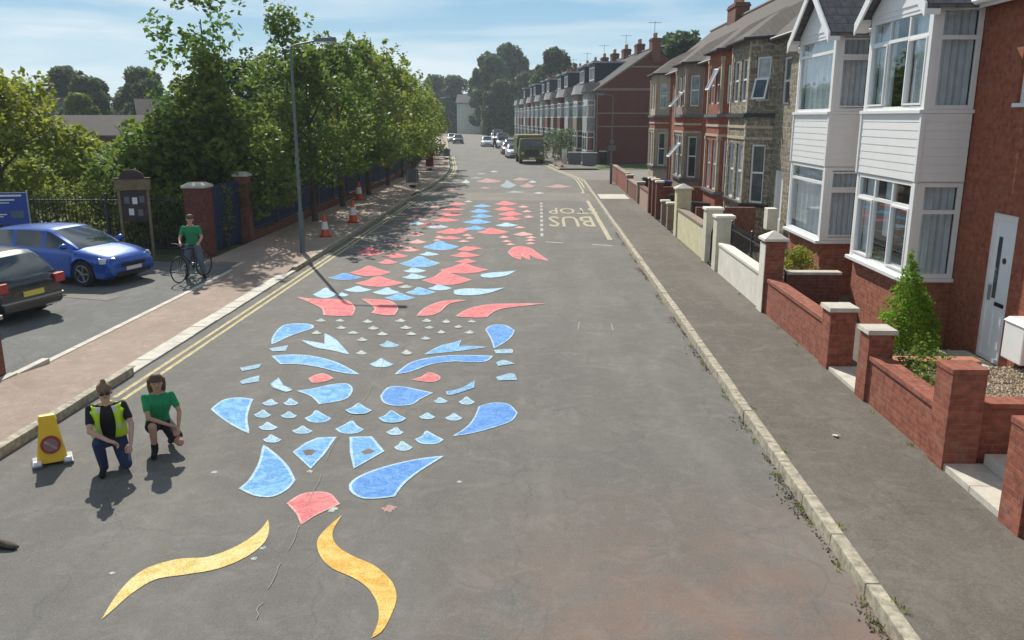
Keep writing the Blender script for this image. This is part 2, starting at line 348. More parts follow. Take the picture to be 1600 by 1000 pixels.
M['rim'] = plain('alloy', (.30, .31, .33), .3, .1, 6, metal=.9)
M['lampred'] = plain('red_lens', (.42, .03, .025), .25, .1, 6)
M['lamp'] = plain('head_lamp_lens', (.55, .60, .65), .15, .1, 6)
M['plate_y'] = plain('yellow_plate', (.72, .62, .12), .4, .05, 3)
M['plate_w'] = plain('white_plate', (.75, .75, .72), .4, .05, 3)
M['yline'] = paint_chalk('yellow_line_paint', (.60, .50, .22), (.70, .60, .33), wear=.5)
M['yfaint'] = paint_chalk('worn_yellow_paint', (.52, .46, .27), (.58, .53, .36), wear=.55)
M['wfaint'] = paint_chalk('worn_white_paint', (.30, .29, .26), (.34, .33, .30), wear=.6)
M['wline'] = paint_chalk('white_line_paint', (.50, .48, .42), (.62, .60, .53), wear=.6)
M['m_blue'] = paint_chalk('blue_road_paint', (.11, .37, .76), (.24, .54, .84), wear=.15)
M['m_blue2'] = paint_chalk('deep_blue_road_paint', (.07, .28, .74), (.14, .38, .82), wear=.15)
M['m_pale'] = paint_chalk('pale_blue_road_paint', (.30, .53, .70), (.42, .63, .74), wear=.4)
M['m_white'] = paint_chalk('chalk_white_road_paint', (.46, .52, .50), (.60, .64, .60), wear=.45)
M['m_edge'] = paint_chalk('sky_blue_edge_paint', (.42, .66, .84), (.52, .74, .88), wear=.25)
M['m_pink'] = paint_chalk('pink_road_paint', (.76, .15, .17), (.82, .24, .24), wear=.15)
M['m_pinke'] = paint_chalk('pale_pink_edge_paint', (.76, .36, .34), (.82, .45, .42), wear=.3)
M['m_pinkf'] = paint_chalk('faded_pink_road_paint', (.46, .27, .24), (.55, .33, .30), wear=.5)
M['m_bluef'] = paint_chalk('faded_blue_road_paint', (.28, .38, .44), (.36, .45, .50), wear=.5)
M['m_yel'] = paint_chalk('yellow_road_paint', (.80, .60, .17), (.86, .70, .30), wear=.10)
M['m_or'] = paint_chalk('orange_road_paint', (.80, .45, .06), (.86, .58, .14), wear=.10)
M['bark'] = plain('bark', (.09, .07, .05), .95, .3, 9, bmp=.6)
M['leaf'] = leafmat('leaf_green', [(.065, .125, .022), (.12, .20, .035), (.21, .29, .05)], .55)
M['leafy'] = leafmat('leaf_yellow_green', [(.14, .19, .022), (.25, .29, .035), (.40, .40, .06)], .55)
M['leafo'] = leafmat('leaf_olive', [(.10, .155, .022), (.18, .24, .035), (.30, .33, .05)], .55)
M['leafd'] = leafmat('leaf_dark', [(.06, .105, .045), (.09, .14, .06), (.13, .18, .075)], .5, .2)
M['leafc'] = leafmat('conifer_green', [(.10, .20, .012), (.17, .32, .018), (.26, .44, .03)], .4, 2)
M['fence'] = plain('dark_blue_fence', (.012, .028, .085), .6, .25, 3)
M['fencep'] = plain('fence_post', (.05, .075, .09), .6, .25, 3)
M['signblue'] = plain('blue_sign', (.01, .05, .28), .5, .1, 3)
M['wood'] = plain('weathered_timber', (.20, .15, .08), .85, .3, 6, bmp=.3)
M['woodd'] = plain('dark_timber', (.05, .03, .03), .8, .3, 6)
M['skin'] = plain('skin', (.52, .31, .235), .6, .08, 8)
M['skin2'] = plain('tanned_skin', (.48, .27, .19), .6, .08, 8)
M['hair'] = plain('brown_hair', (.10, .055, .03), .7, .3, 30)
M['hairl'] = plain('light_brown_hair', (.20, .12, .07), .7, .3, 30)
M['hiviz'] = plain('high_visibility_yellow', (.55, .80, .03), .6, .08, 6)
M['hivizstrip'] = plain('reflective_strip', (.62, .66, .55), .4, .08, 6)
M['cloth_b'] = plain('black_cloth', (.012, .012, .018), .9, .3, 10)
M['cloth_g'] = plain('green_cloth', (.012, .24, .10), .85, .15, 8)
M['denim'] = plain('dark_denim', (.022, .034, .09), .9, .25, 10)
M['denim2'] = plain('grey_denim', (.10, .14, .18), .9, .2, 10)
M['yplastic'] = plain('yellow_plastic', (.85, .48, .01), .42, .07, 5)
M['sred'] = plain('sign_red', (.36, .015, .012), .45, .1, 4)
M['orange'] = plain('cone_orange', (.62, .09, .02), .55, .12, 5)
M['bluebin'] = plain('blue_bin_lid', (.01, .03, .22), .5, .1, 5)
M['door'] = plain('door_panel', (.80, .82, .84), .4, .03, 3)
M['terracotta'] = plain('terracotta', (.40, .17, .09), .85, .15, 6)
M['flower'] = plain('white_petal', (.8, .8, .78), .7, .05, 4)

# ------------------------------------------------------------------ ground, road, footways
def frange(a, b, s):
    o = []; x = a
    while x < b - 1e-6: o.append(x); x += s
    return o + [b]
def strip(name, xl, xr, ys, z, m_, kind='structure', parent=None):
    b = MB(); fl = lambda f, y: f(y) if callable(f) else f
    n = 5; V_ = []
    for y in ys:
        for k in range(n): V_.append((fl(xl, y) + (fl(xr, y) - fl(xl, y)) * k / (n - 1), y, fl(z, y)))
    Fc = [(i * n + k, i * n + k + 1, (i + 1) * n + k + 1, (i + 1) * n + k) for i in range(len(ys) - 1) for k in range(n - 1)]
    b.add(V_, Fc); o = b.build(name, m_, parent)
    if kind: o['kind'] = kind
    return o
g = MB(); g.box(-900, 900, -60, 1500, -.6, -.03); tag(g.build('ground', M['grass']), kind='structure')
YS = frange(-12, 420, 3)
KR = lambda y: 2.95 + cx(y) + ext(y)
KL = lambda y: -6.80 + cx(y)
strip('road', lambda y: KL(y) - .02 if y < 195 else KL(y) - 3, lambda y: KR(y) + .02, YS, 0, M['road'])
strip('side_road', lambda y: KR(y) + .03, 60, frange(57.2, 69.8, 2), .004, M['old'])
def zl(y):
    if y < 12.6 or y > 23.2: return .115
    if y < 13.6: return .115 - .085 * (y - 12.6)
    if y > 22.2: return .03 + .085 * (y - 22.2)
    return .03
strip('left_footway', -8.55, lambda y: KL(y) - .14, frange(-12, 24.6, .4), zl, M['path_l'])
strip('left_footway', lambda y: -9.75 + cx(y), lambda y: KL(y) - .14, frange(24.6, 190, 2), .115, M['path_l'])
fb = MB(); fb.box(-9.78, -8.5, 23.75, 24.62, -.05, .111); tag(fb.build('left_footway', M['path_l']), kind='structure')
strip('car_park', -45, -8.68, frange(-12, 24.3, 1.5), .028, M['carpark'])
strip('verge', lambda y: -45, lambda y: -9.8, frange(24.3, 27.5, 1), .05, M['grass'])
e_ = MB()
for y in frange(-12, 23.6, .92)[:-1]: e_.box(-8.68, -8.55, y, y + .9, -.05, zl(y) + .012)
tag(e_.build('edging', M['stonepale']), kind='structure')
RF = lambda y: 4.86 if y < 57 else 8.2 + cx(y)
strip('right_footway', lambda y: KR(y) + .12, 4.86, frange(-12, 57, 2), .12, M['path_r'])
strip('right_footway', lambda y: KR(y) + .12, lambda y: 5.7 + cx(y), frange(70, 190, 2), .12, M['path_r'])
strip('front_yards', 4.9, 9, frange(-12, 57, 2), .135, M['path_r'])
rk = random.Random(3)
def kerb(name, f, side, y0, y1, h, wd, ln=.915, mt=None):
    b = MB(); y = y0
    while y < y1:
        x = f(y + ln / 2); j = rk.uniform(-.006, .006); hh = h(y) if callable(h) else h; hh += rk.uniform(-.005, .005)
        x0, x1 = (x + j, x + wd + j) if side > 0 else (x - wd - j, x - j)
        sl = (f(y + ln) - f(y)) / ln
        b.hexa([(x0, y, -.1), (x1, y, -.1), (x1 + sl * ln, y + ln - .012, -.1), (x0 + sl * ln, y + ln - .012, -.1),
                (x0 + .008, y, hh), (x1, y, hh), (x1 + sl * ln, y + ln - .012, hh), (x0 + .008 + sl * ln, y + ln - .012, hh)])
        y += ln
    return tag(b.build(name, mt or M['kerb'], bevel=.012 if y1 - y0 < 80 else 0), kind='structure')
kerb('right_kerb', KR, 1, -6, 57, .132, .14)
kerb('right_kerb', KR, 1, 57, 69.6, .018, .14); kerb('right_kerb', KR, 1, 69.6, 185, .132, .14)
kerb('left_kerb', KL, -1, -6, 12.7, .128, .15)
kerb('left_kerb', KL, -1, 22.9, 44.5, .128, .15); kerb('left_kerb', KL, -1, 47.5, 190, .128, .15)
kerb('left_kerb', KL, -1, 12.75, 22.9, lambda y: .035, .34, .6, M['stonepale'])
kerb('left_kerb', KL, -1, 44.5, 47.5, .02, .15)
# gutter grit, weeds along the right kerb
def patch(name, pts, z, m_): b = MB(); b.poly(pts, z); return tag(b.build(name, m_), kind='structure')
strip('table_top', lambda y: KL(y) + .05, lambda y: KR(y) - .05, frange(43.6, 48.2, 1), .0045, M['old'])
strip('paving_slab_patch', 3.2, 4.7, [43.5, 46.2], .1245, M['stonepale'])
def wob(pts, a, seed):
    r = random.Random(seed); o = []
    for i in range(len(pts)):
        p, q = pts[i], pts[(i + 1) % len(pts)]
        for k in range(4):
            t = k / 4; o.append((p[0] + (q[0] - p[0]) * t + r.uniform(-a, a), p[1] + (q[1] - p[1]) * t + r.uniform(-a, a)))
    return o
# dirt line in the right-hand gutter
gb = MB(); r = random.Random(5)
for i in range(3400):
    y = 5.2 + 30 * r.random() ** 1.6
    if math.sin(y * 2.3) + math.sin(y * 5.1 + 1) * .7 + math.sin(y * .9) < r.uniform(-.6, 1.6): continue
    x = KR(y) - abs(r.gauss(0, .06)) * (1 + .5 * math.sin(y * 3)) - .01; s_ = r.uniform(.006, .017)
    gb.add([(x - s_, y - s_, .002), (x + s_, y - s_ * .6, .002), (x + s_ * .5, y + s_, .002), (x, y, s_ * 1.3)], [(0, 1, 3), (1, 2, 3), (2, 0, 3)], i % 3)
tag(gb.build('gutter_grit', [M['bark'], M['gravel'], M['kerb']]), kind='stuff')
def tufts(name, spots, m_, hgt=.09, n=26, spread=.06, seed=1):
    b = MB(); r = random.Random(seed)
    for (x, y, z) in spots:
        for k in range(n):
            a = r.uniform(0, 6.28); d = r.random() * spread; px_, py_ = x + math.cos(a) * d, y + math.sin(a) * d * 1.8; h_ = hgt * r.uniform(.4, 1.1)
            w_ = hgt * .12; lx, ly = math.cos(a) * h_ * .6, math.sin(a) * h_ * .6; c_, s2 = -math.sin(a) * w_, math.cos(a) * w_
            b.add([(px_ - c_, py_ - s2, z), (px_ + c_, py_ + s2, z), (px_ + lx * .6 + c_, py_ + ly * .6 + s2, z + h_ * .7), (px_ + lx, py_ + ly, z + h_)], [(0, 1, 2, 3)])
    return tag(b.build(name, m_), kind='stuff')
r = random.Random(11)
tufts('weeds', [(KR(y) - .02 - r.random() * .05, y, 0) for y in [6.0, 6.3, 6.45, 6.7, 7.3, 8.2, 8.5, 8.6, 9.4, 10.5, 10.9, 12.3, 12.6, 14, 15.3, 17, 19, 19.4, 22, 26]] +
      [(KR(y) + .17, y, .12) for y in [6.4, 6.55, 7.9, 9.9, 11.5]] + [(4.78, y, .12) for y in [24.1, 25.2, 25.9, 26.6, 27.5, 28.3, 10.1, 11.4, 15, 16.2, 19.5]], M['leafo'], .045, 16, .05)
# lines: double yellows, bay marks
def ribbon(b, pts, half, z, mi=0, closed=False):
    P = [Vector(p) for p in pts]; n = len(P); L_, Rr = [], []
    for i in range(n):
        if closed: a, c = P[i] - P[i - 1], P[(i + 1) % n] - P[i]
        else: a = P[i] - P[max(i - 1, 0)] if i else P[1] - P[0]; c = P[i + 1] - P[i] if i < n - 1 else P[n - 1] - P[n - 2]
        a = a.normalized() if a.length > 1e-6 else c.normalized(); c = c.normalized() if c.length > 1e-6 else a
        t = (a + c); t = t.normalized() if t.length > .2 else Vector((-a.y, a.x)); nn = Vector((-t.y, t.x)) * half
        k = 1 / max(.6, abs(Vector((-a.y, a.x)).dot(Vector((-t.y, t.x)))));  L_.append(P[i] + nn * k); Rr.append(P[i] - nn * k)
    V_ = [(p.x, p.y, z) for q in zip(L_, Rr) for p in q]; m = n if closed else n - 1
    return b.add(V_, [(2 * i, 2 * i + 1, (2 * i + 3) % (2 * n), (2 * i + 2) % (2 * n)) for i in range(m)], mi)
def line(name, pts, wd, m_, z=.0035):
    b = MB(); ribbon(b, pts, wd / 2, z); return tag(b.build(name, m_), kind='structure')
line('yellow_line', [(KL(y) + .27, y) for y in frange(12.0, 43, 2)], .075, M['yline']); line('yellow_line', [(KL(y) + .45, y) for y in frange(11.9, 43, 2)], .075, M['yline'])
line('yellow_line', [(KL(y) + .3, y) for y in frange(49, 95, 2)], .09, M['yline']); line('yellow_line', [(KL(y) + .5, y) for y in frange(49, 95, 2)], .09, M['yline'])
line('yellow_line', [(KR(y) - .42, y) for y in frange(29.4, 49, 2)], .17, M['yfaint'])
line('yellow_line', [(KR(y) - .35, y) for y in frange(49, 80, 2)], .09, M['yfaint']); line('yellow_line', [(KR(y) - .15, y) for y in frange(52, 80, 2)], .09, M['yline'])
for i, (a, b_, wd) in enumerate([((846, 378), (853, 372), .12)]): pass
bx0 = ground(848, 376)
for k in range(9):
    y = 30.2 + k * 1.45; line('bay_dash', [(.12, y), (.12, y + .8)], .11, M['wline'])
line('bay_dash', [ground(853, 378), ground(879, 379.5)], .12, M['wline']); line('bay_dash', [ground(925, 382), ground(957, 384)], .12, M['wline'])
for a, b_ in (((556, 372), (603, 383)), ((560, 368), (628, 358)), ((590, 352), (628, 358)), ((540, 384), (603, 384)), ((600, 344), (650, 341)), ((612, 337), (650, 341))):
    line('hatched_marking', [ground(*a), ground(*b_)], .10, M['yfaint'])
line('faint_chalk_frame', [ground(905, 503), ground(903, 515), ground(958, 516), ground(955, 505)], .025, M['wfaint'])
line('faint_chalk_frame', [ground(920, 507), ground(940, 507)], .03, M['wfaint'])
def roadword(txt, px0, px1, py0, py1):
    cu = bpy.data.curves.new('t', 'FONT'); cu.body = txt; cu.size = 1; cu.resolution_u = 2; cu.offset = .004
    ob = bpy.data.objects.new('t', cu); COL.objects.link(ob)
    me = bpy.data.meshes.new_from_object(ob.evaluated_get(bpy.context.evaluated_depsgraph_get())); bpy.data.objects.remove(ob)
    vv = [v_.co.copy() for v_ in me.vertices]; x0, x1 = min(v_.x for v_ in vv), max(v_.x for v_ in vv); y0, y1 = min(v_.y for v_ in vv), max(v_.y for v_ in vv)
    a = ground(px0, (py0 + py1) / 2); b = ground(px1, (py0 + py1) / 2); yn = ground(px0, py1)[1]; yf = ground(px0, py0)[1]
    for v_ in me.vertices:   # read by traffic coming towards the camera
        u = (v_.co.x - x0) / (x1 - x0); w_ = (v_.co.y - y0) / (y1 - y0)
        v_.co = (b[0] + (a[0] - b[0]) * u, yf + (yn - yf) * w_, .005)
    me.materials.clear(); me.materials.append(M['yfaint']); me.name = 'bus_stop_lettering'
    o = bpy.data.objects.new('bus_stop_lettering', me); COL.objects.link(o); return tag(o, kind='structure')
roadword('BUS', 857, 927, 338, 354); roadword('STOP', 857, 932, 325, 334)
# wandering crack down the centre seam
r = random.Random(2); cp = [ground(*q) for q in [(398, 968), (415, 930), (440, 880), (468, 822), (492, 765), (520, 700), (545, 650), (566, 629), (590, 590), (600, 560), (640, 535), (680, 520), (692, 500)]]
cq = []
for i in range(len(cp) - 1):
    for k in range(6):
        t = k / 6; cq.append((cp[i][0] * (1 - t) + cp[i + 1][0] * t + r.uniform(-.018, .018), cp[i][1] * (1 - t) + cp[i + 1][1] * t))
for q0 in range(0, len(cq) - 3, 7): line('road_crack', cq[q0:q0 + 5 + q0 % 2], .0075, M['crackfill'], .0098)
# splashes of paint left beside the mural, litter
def splat(name, px_, py_, wpx, m_, seed, z=.004):
    r = random.Random(seed); c = ground(px_, py_); rr = abs(ground(px_ + wpx, py_)[0] - c[0]) / 2; pts = []
    for k in range(22):
        a = k / 22 * 6.283; q = rr * r.uniform(.55, 1.15); pts.append((c[0] + math.cos(a) * q, c[1] + math.sin(a) * q))
    return patch(name, pts, z, m_)
splat('paint_spill', 608, 795, 26, M['m_pinkf'], 1); splat('paint_spill', 520, 795, 22, M['m_white'], 4); splat('paint_spill', 397, 873, 11, M['m_white'], 3)
splat('paint_spill', 410, 857, 10, M['m_white'], 5); splat('paint_spill', 175, 896, 10, M['m_white'], 6); splat('paint_spill', 440, 731, 9, M['m_white'], 7)
splat('paint_spill', 484, 737, 12, M['m_white'], 8); splat('paint_spill', 335, 738, 12, M['m_white'], 9); splat('paint_spill', 718, 753, 9, M['m_white'], 10)

# ------------------------------------------------------------------ the painted road mural
mural = thing('road_mural', 'long chalky dragon mural in blue, pink and yellow shapes painted on the road', 'mural', ground(600, 600) + (0.004,))
MO = mural.location
def crom(pts):
    o = []
    n = len(pts)
    if n == 2: return [pts[0]]
    for i in range(n - 1):
        p0 = pts[max(i - 1, 0)]; p1 = pts[i]; p2 = pts[i + 1]; p3 = pts[min(i + 2, n - 1)]
        for k in range(5):
            t = k / 5
            o.append(tuple(.5 * ((2 * p1[j]) + (-p0[j] + p2[j]) * t + (2 * p0[j] - 5 * p1[j] + 4 * p2[j] - p3[j]) * t * t + (-p0[j] + 3 * p1[j] - 3 * p2[j] + p3[j]) * t ** 3) for j in (0, 1)))
    return o
def shape(s, frame):
    ox, oy, k = frame; curves = []
    for c in s.split('|'):
        curves.append([tuple(map(float, q.split(','))) for q in c.split()])
    pts = []
    for i, c in enumerate(curves):
        nx_ = curves[(i + 1) % len(curves)][0]; pts += crom(c + [nx_])
    return [(ox + x / k, oy + y / k) for x, y in pts]
mz = [0]
def paint(name, pxs, m_, edge=None, ew=.035, hole=None, lab=None):
    P = [ground(*q) for q in pxs]; P = [(x - MO[0], y - MO[1]) for x, y in P]; b = MB(); mz[0] += 1; z = .0015 + mz[0] % 37 * .00016
    r = random.Random(int(abs(P[0][0] * 977 + P[0][1] * 131)) + 1)
    b.poly(P, z); ms = [m_]
    if edge:
        ms.append(edge); ribbon(b, P, ew * .36, z + .00008, 1, True)
    if hole:
        ms.append(M['road']); b.poly([(x - MO[0], y - MO[1]) for x, y in (ground(*q) for q in hole)], z + .00012, len(ms) - 1)
    o = b.build(name, ms, mural)
    if lab: o['label'] = lab
    return o
A_ = (100, 760, 2.667); B_ = (310, 600, 3.077); C_ = (350, 460, 3.077); D_ = (450, 370, 3.81); E_ = (520, 300, 3.478); F_ = (640, 230, 5.0)
paint('whisker', shape('155,558 230,440 330,350 470,305 600,295 720,250 810,190|850,140 855,180 835,235 760,295 640,345 500,370 380,390 280,450 200,520', A_), M['m_yel'], None, lab='pale yellow whisker')
paint('whisker', shape('1160,120 1095,175 1055,230 1070,295 1120,345 1200,380 1265,425 1305,490 1310,560|1280,635 1330,600 1375,510 1385,450 1360,390 1290,330 1200,290 1135,245 1120,190', A_), M['m_or'], None, lab='orange whisker')
paint('nose', shape('932,72 990,35 1060,25 1110,35|1145,75 1080,105 1040,125|990,158 975,120 950,90', A_), M['m_pink'], M['m_pinke'])
BL, BE = M['m_blue'], M['m_edge']
paint('cheek', shape('65,122 120,80 190,68|258,75 240,120 230,170|240,235 170,200 110,160', B_), BL, BE, .05)
paint('cheek', shape('1228,250 1290,210 1330,160|1350,110 1420,92 1490,100|1532,140 1500,180 1400,215 1300,240', B_), M['m_blue2'], BE, .03)
paint('fin', shape('315,298 380,350 430,405|460,465 420,510 350,542 270,535|203,503 250,460 295,380', B_), BL, BE, .05)
paint('fin', shape('1172,350 1060,420 985,480|940,540 860,550 790,548 740,520 735,480 790,440 900,400 1050,365', B_), M['m_blue2'], BE, .05)
paint('nostril', shape('575,262|657,258|600,340|540,405|460,328|520,285', B_), BL, BE, .05, [(310 + x / 3.077, 600 + y / 3.077) for x, y in [(500, 322), (530, 316), (568, 320), (545, 345), (515, 345)]])
paint('nostril', shape('733,258|830,256|888,325|750,405|735,330', B_), BL, BE, .05, [(310 + x / 3.077, 600 + y / 3.077) for x, y in [(780, 328), (820, 312), (850, 325), (830, 335), (800, 342)]])
paint('eye', shape('355,465 430,455 520,435 590,432 615,460 580,505|460,528 420,490', C_), BL, BE, .04)
paint('eye', shape('755,490 790,450 850,445 930,460|1000,475 940,505 900,530 820,535 770,520', C_), M['m_blue2'], BE, .04)
paint('pupil', shape('410,405 440,390 480,383|525,405 480,420 430,425', C_), M['m_pink'], M['m_pinke'])
paint('pupil', shape('905,412 950,398 985,378 1030,392 1035,410 1000,422 950,418', C_), M['m_pink'], M['m_pinke'])
paint('eyebrow', shape('235,298 330,292 430,300 540,330|645,385 560,375 450,348 350,335|275,335', C_), BL, BE, .06)
paint('eyebrow', shape('825,385 900,330 1000,305 1120,295|1290,298 1245,325|1110,322 1000,335 900,370', C_), M['m_blue2'], BE, .05)
paint('ear', shape('232,240 240,200 290,150 380,142|425,150 420,165 330,195', C_), BL, BE, .05)
paint('ear', shape('1258,170 1290,150 1350,150|1395,175 1370,215|1300,260 1285,215', C_), M['m_blue2'], BE, .04)
paint('wing', shape('375,222 440,232|485,240|485,190 530,215 565,250|600,290 520,270 440,255', C_), M['m_edge'], BE)
paint('wing', shape('965,290 1040,250 1100,235|1140,222|1125,250 1180,250|1260,255 1150,270 1060,280', C_), BL, BE)
for s_, m_ in (('80,355|180,335|165,355|90,370', 'm_pale'), ('78,420 120,405|168,393|165,420|90,432', 'm_pale'), ('228,430|262,403|285,440 325,460|300,470 240,450', 'm_edge'),
               ('220,262|305,248|295,272|235,275', 'm_pale'), ('1300,270 1380,265|1385,285|1310,285', 'm_pale'), ('1310,330 1345,318|1395,335|1320,345', 'm_pale'),
               ('1310,400 1385,382|1405,412|1320,415', 'm_pale'), ('1070,470 1140,455|1205,418|1200,450 1090,485', 'm_blue')):
    paint('scale', shape(s_, C_), M[m_], M['m_pale'], .03)
PK, PE = M['m_pink'], M['m_pinke']
for s_ in ('60,362 150,372 250,372 350,382 395,425|380,470 300,472|215,468 205,430 150,400', '440,372 520,375 610,385 652,425|630,468 580,468|500,455 520,430 480,395',
           '770,472 810,430 900,390 1000,378|1060,380 960,400 900,450 840,470', '1000,475 1080,430 1200,405 1350,400|1530,400 1380,415 1250,435|1180,480 1100,482',
           '1310,95 1350,62 1430,65 1480,95|1550,145 1480,130|1440,105|1440,140 1400,120|1395,100|1385,138 1340,120'):
    paint('mane_flame', shape(s_, D_), PK, PE, .05)
paint('fin', shape('990,320 1060,310 1200,312|1290,305 1200,335 1100,350 1000,345', D_), M['m_edge'], M['m_pale']); paint('fin', shape('1150,225 1210,215 1290,210|1355,203 1300,232 1210,245 1155,240', D_), M['m_edge'], M['m_pale'])
rh = random.Random(9)
def hat(frame, cx_, cy_, w_, h_, m_, name='scale', e=None, lean=0.):
    j = rh.uniform(-.08, .12); ox, oy, k = frame
    s_ = ([(-.5, .12), (-.25, -.12), (-.05 + j, -.5)], [(.02 + j, -.5), (.28, -.08)], [(.5, .15), (.3, .42), (0, .5), (-.3, .42)]) if frame in (B_, C_) else ([(-.58, .16), (-.28, -.14), (-.04 + j, -.52), (.24, -.2)], [(.58, .12), (.3, .40), (0, .5), (-.3, .42)])
    cur = '|'.join(' '.join('%f,%f' % (cx_ + a * w_, cy_ + b * h_) for a, b in c) for c in s_)
    return paint(name, shape(cur, frame), M[m_], M[e] if e else None, .035)
for q in ((770, 122, 120, 48), (932, 160, 125, 55), (575, 158, 120, 55), (727, 210, 130, 58), (1110, 260, 130, 60)): hat(B_, *q, 'm_blue', e='m_edge')
for q in ((500, 222, 90, 35), (945, 228, 75, 35), (985, 300, 80, 42), (1100, 155, 70, 28), (1228, 160, 75, 32), (1165, 80, 60, 25), (1290, 82, 70, 35), (308, 145, 75, 35), (435, 150, 70, 30),
          (345, 90, 70, 28), (445, 88, 65, 32), (335, 205, 85, 35), (355, 265, 80, 35)): hat(B_, *q, 'm_pale', e='m_edge')
for q in ((465, 125, 50, 16), (557, 126, 45, 14), (690, 130, 50, 16), (848, 126, 55, 16), (975, 126, 50, 16), (1068, 130, 40, 18), (1192, 130, 40, 14), (563, 160, 50, 16), (445, 185, 50, 18), (620, 185, 60, 14),
          (718, 162, 55, 18), (762, 190, 55, 18), (665, 218, 55, 18), (875, 160, 60, 16), (900, 190, 55, 16), (987, 160, 45, 14), (1045, 182, 45, 16), (1127, 156, 45, 14), (1180, 183, 50, 16), (970, 212, 50, 16),
          (878, 280, 55, 24), (660, 280, 55, 20)): hat(C_, *q, 'm_white', 'spot')
hat(C_, 795, 240, 100, 32, 'm_pale'); hat(C_, 757, 330, 110, 40, 'm_edge', e='m_pale')
for q in ((585, 325, 135, 42), (790, 325, 150, 45), (665, 358, 150, 42), (905, 302, 120, 35), (415, 312, 140, 35), (220, 335, 120, 60), (325, 345, 60, 22), (910, 55, 180, 50), (840, 102, 100, 22), (785, 150, 205, 65), (755, 200, 115, 30), (752, 237, 125, 32)):
    hat(D_, *q, 'm_blue' if q[2] > 140 else 'm_edge', e='m_edge')
hat(D_, 340, 238, 170, 40, 'm_blue2', e='m_edge'); hat(D_, 700, 297, 80, 20, 'm_white')
for q in ((545, 268, 250, 60), (490, 205, 210, 60), (490, 88, 150, 50), (595, 150, 100, 28), (640, 112, 130, 30), (945, 248, 250, 80), (1045, 190, 250, 60), (1060, 145, 110, 25), (1055, 108, 150, 32), (1065, 72, 100, 28)):
    hat(D_, *q, 'm_pink', 'flame_scale', e='m_pinke')
hat(D_, 728, 78, 90, 22, 'm_pinke', 'flame_scale')
for q in ((940, 62, 110, 24), (935, 92, 110, 22), (965, 118, 120, 26), (960, 145, 120, 22), (680, 65, 90, 16), (650, 93, 120, 18), (630, 122, 130, 22), (610, 152, 140, 22), (640, 215, 140, 30), (870, 213, 150, 34)): hat(E_, *q, 'm_pink', 'flame_scale', e='m_pinke')
for q in ((450, 228, 90, 26), (460, 270, 90, 22), (1035, 228, 100, 22)): hat(E_, *q, 'm_pinke', 'flame_scale')
for q in ((810, 75, 90, 18), (800, 103, 105, 22), (810, 130, 110, 22), (785, 160, 140, 28), (775, 195, 110, 24), (945, 178, 110, 22), (450, 170, 95, 20), (570, 187, 105, 24), (585, 290, 165, 45)): hat(E_, *q, 'm_blue' if 700 < q[0] < 850 or q[2] > 150 else 'm_edge')
for q in ((1035, 80, 55, 12), (1055, 105, 50, 12), (1065, 135, 50, 12), (545, 82, 50, 12), (540, 105, 60, 14), (455, 128, 60, 14), (450, 103, 50, 10), (480, 150, 70, 12), (420, 150, 50, 10), (375, 255, 45, 12), (365, 293, 60, 12), (580, 245, 50, 14),
          (565, 262, 40, 12), (730, 235, 50, 12), (745, 250, 50, 12), (710, 268, 60, 12), (930, 245, 50, 14), (945, 268, 50, 12), (965, 285, 50, 12), (1075, 262, 50, 12), (1075, 280, 50, 12)): hat(E_, *q, 'm_pinke', 'small_flame')
rx_ = random.Random(21)
for i in range(15): hat(E_, rx_.choice([330, 400, 520, 560, 1010, 1060]) + rx_.uniform(-30, 30), rx_.uniform(75, 300), rx_.uniform(40, 70), rx_.uniform(9, 14), 'm_pinke', 'small_flame')
for q in ((520, 175, 90, 14), (700, 205, 80, 20), (640, 250, 120, 18), (760, 305, 100, 18), (420, 315, 110, 20)): hat(E_, *q, 'm_pink', 'flame_scale')
for q, m_ in (((310, 330, 130, 25), 'm_pinkf'), ((620, 262, 180, 34), 'm_pinkf'), ((560, 208, 80, 12), 'm_bluef'), ((770, 290, 110, 60), 'm_bluef'), ((870, 250, 120, 24), 'm_pinkf'), ((920, 300, 110, 34), 'm_pinkf'), ((1160, 305, 180, 26), 'm_pinkf'),
              ((830, 350, 160, 16), 'm_bluef'), ((590, 318, 90, 14), 'm_pinkf'), ((960, 270, 60, 18), 'm_white'), ((1010, 358, 80, 14), 'm_white'), ((660, 190, 60, 12), 'm_white'), ((520, 240, 90, 12), 'm_bluef'), ((160, 432, 70, 20), 'm_white'), ((460, 425, 60, 16), 'm_white'), ((440, 270, 60, 30), 'm_white')):
    hat(F_, *q, m_, 'faded_scale')

# ------------------------------------------------------------------ building helpers (house space: x = 0 at the front wall, street on the -x side, y along the street)
def wallopen(b, p0, p1, z0, z1, ops, depth=.12, mi=0):
    d = Vector((p1[0] - p0[0], p1[1] - p0[1])); ln = d.length; d.normalize(); n = Vector((d.y, -d.x))
    def q(s, t, z): return (p0[0] + d.x * s + n.x * t, p0[1] + d.y * s + n.y * t, z)
    S = sorted({0, ln} | {o[0] for o in ops} | {o[1] for o in ops}); Z = sorted({z0, z1} | {o[2] for o in ops} | {o[3] for o in ops})
    for i in range(len(S) - 1):
        for j in range(len(Z) - 1):
            a, c, e, f = S[i], S[i + 1], Z[j], Z[j + 1]; ms_, mz_ = (a + c) / 2, (e + f) / 2
            if any(o[0] < ms_ < o[1] and o[2] < mz_ < o[3] for o in ops): continue
            b.add([q(a, 0, e), q(c, 0, e), q(c, 0, f), q(a, 0, f)], [(0, 1, 2, 3)], mi)
    for s0, s1, a, c in ops:
        for p in (((s0, a), (s1, a)), ((s1, a), (s1, c)), ((s1, c), (s0, c)), ((s0, c), (s0, a))):
            (u, v_), (u2, v2) = p; b.add([q(u, 0, v_), q(u2, 0, v2), q(u2, -depth, v2), q(u, -depth, v_)], [(0, 1, 2, 3)], mi)
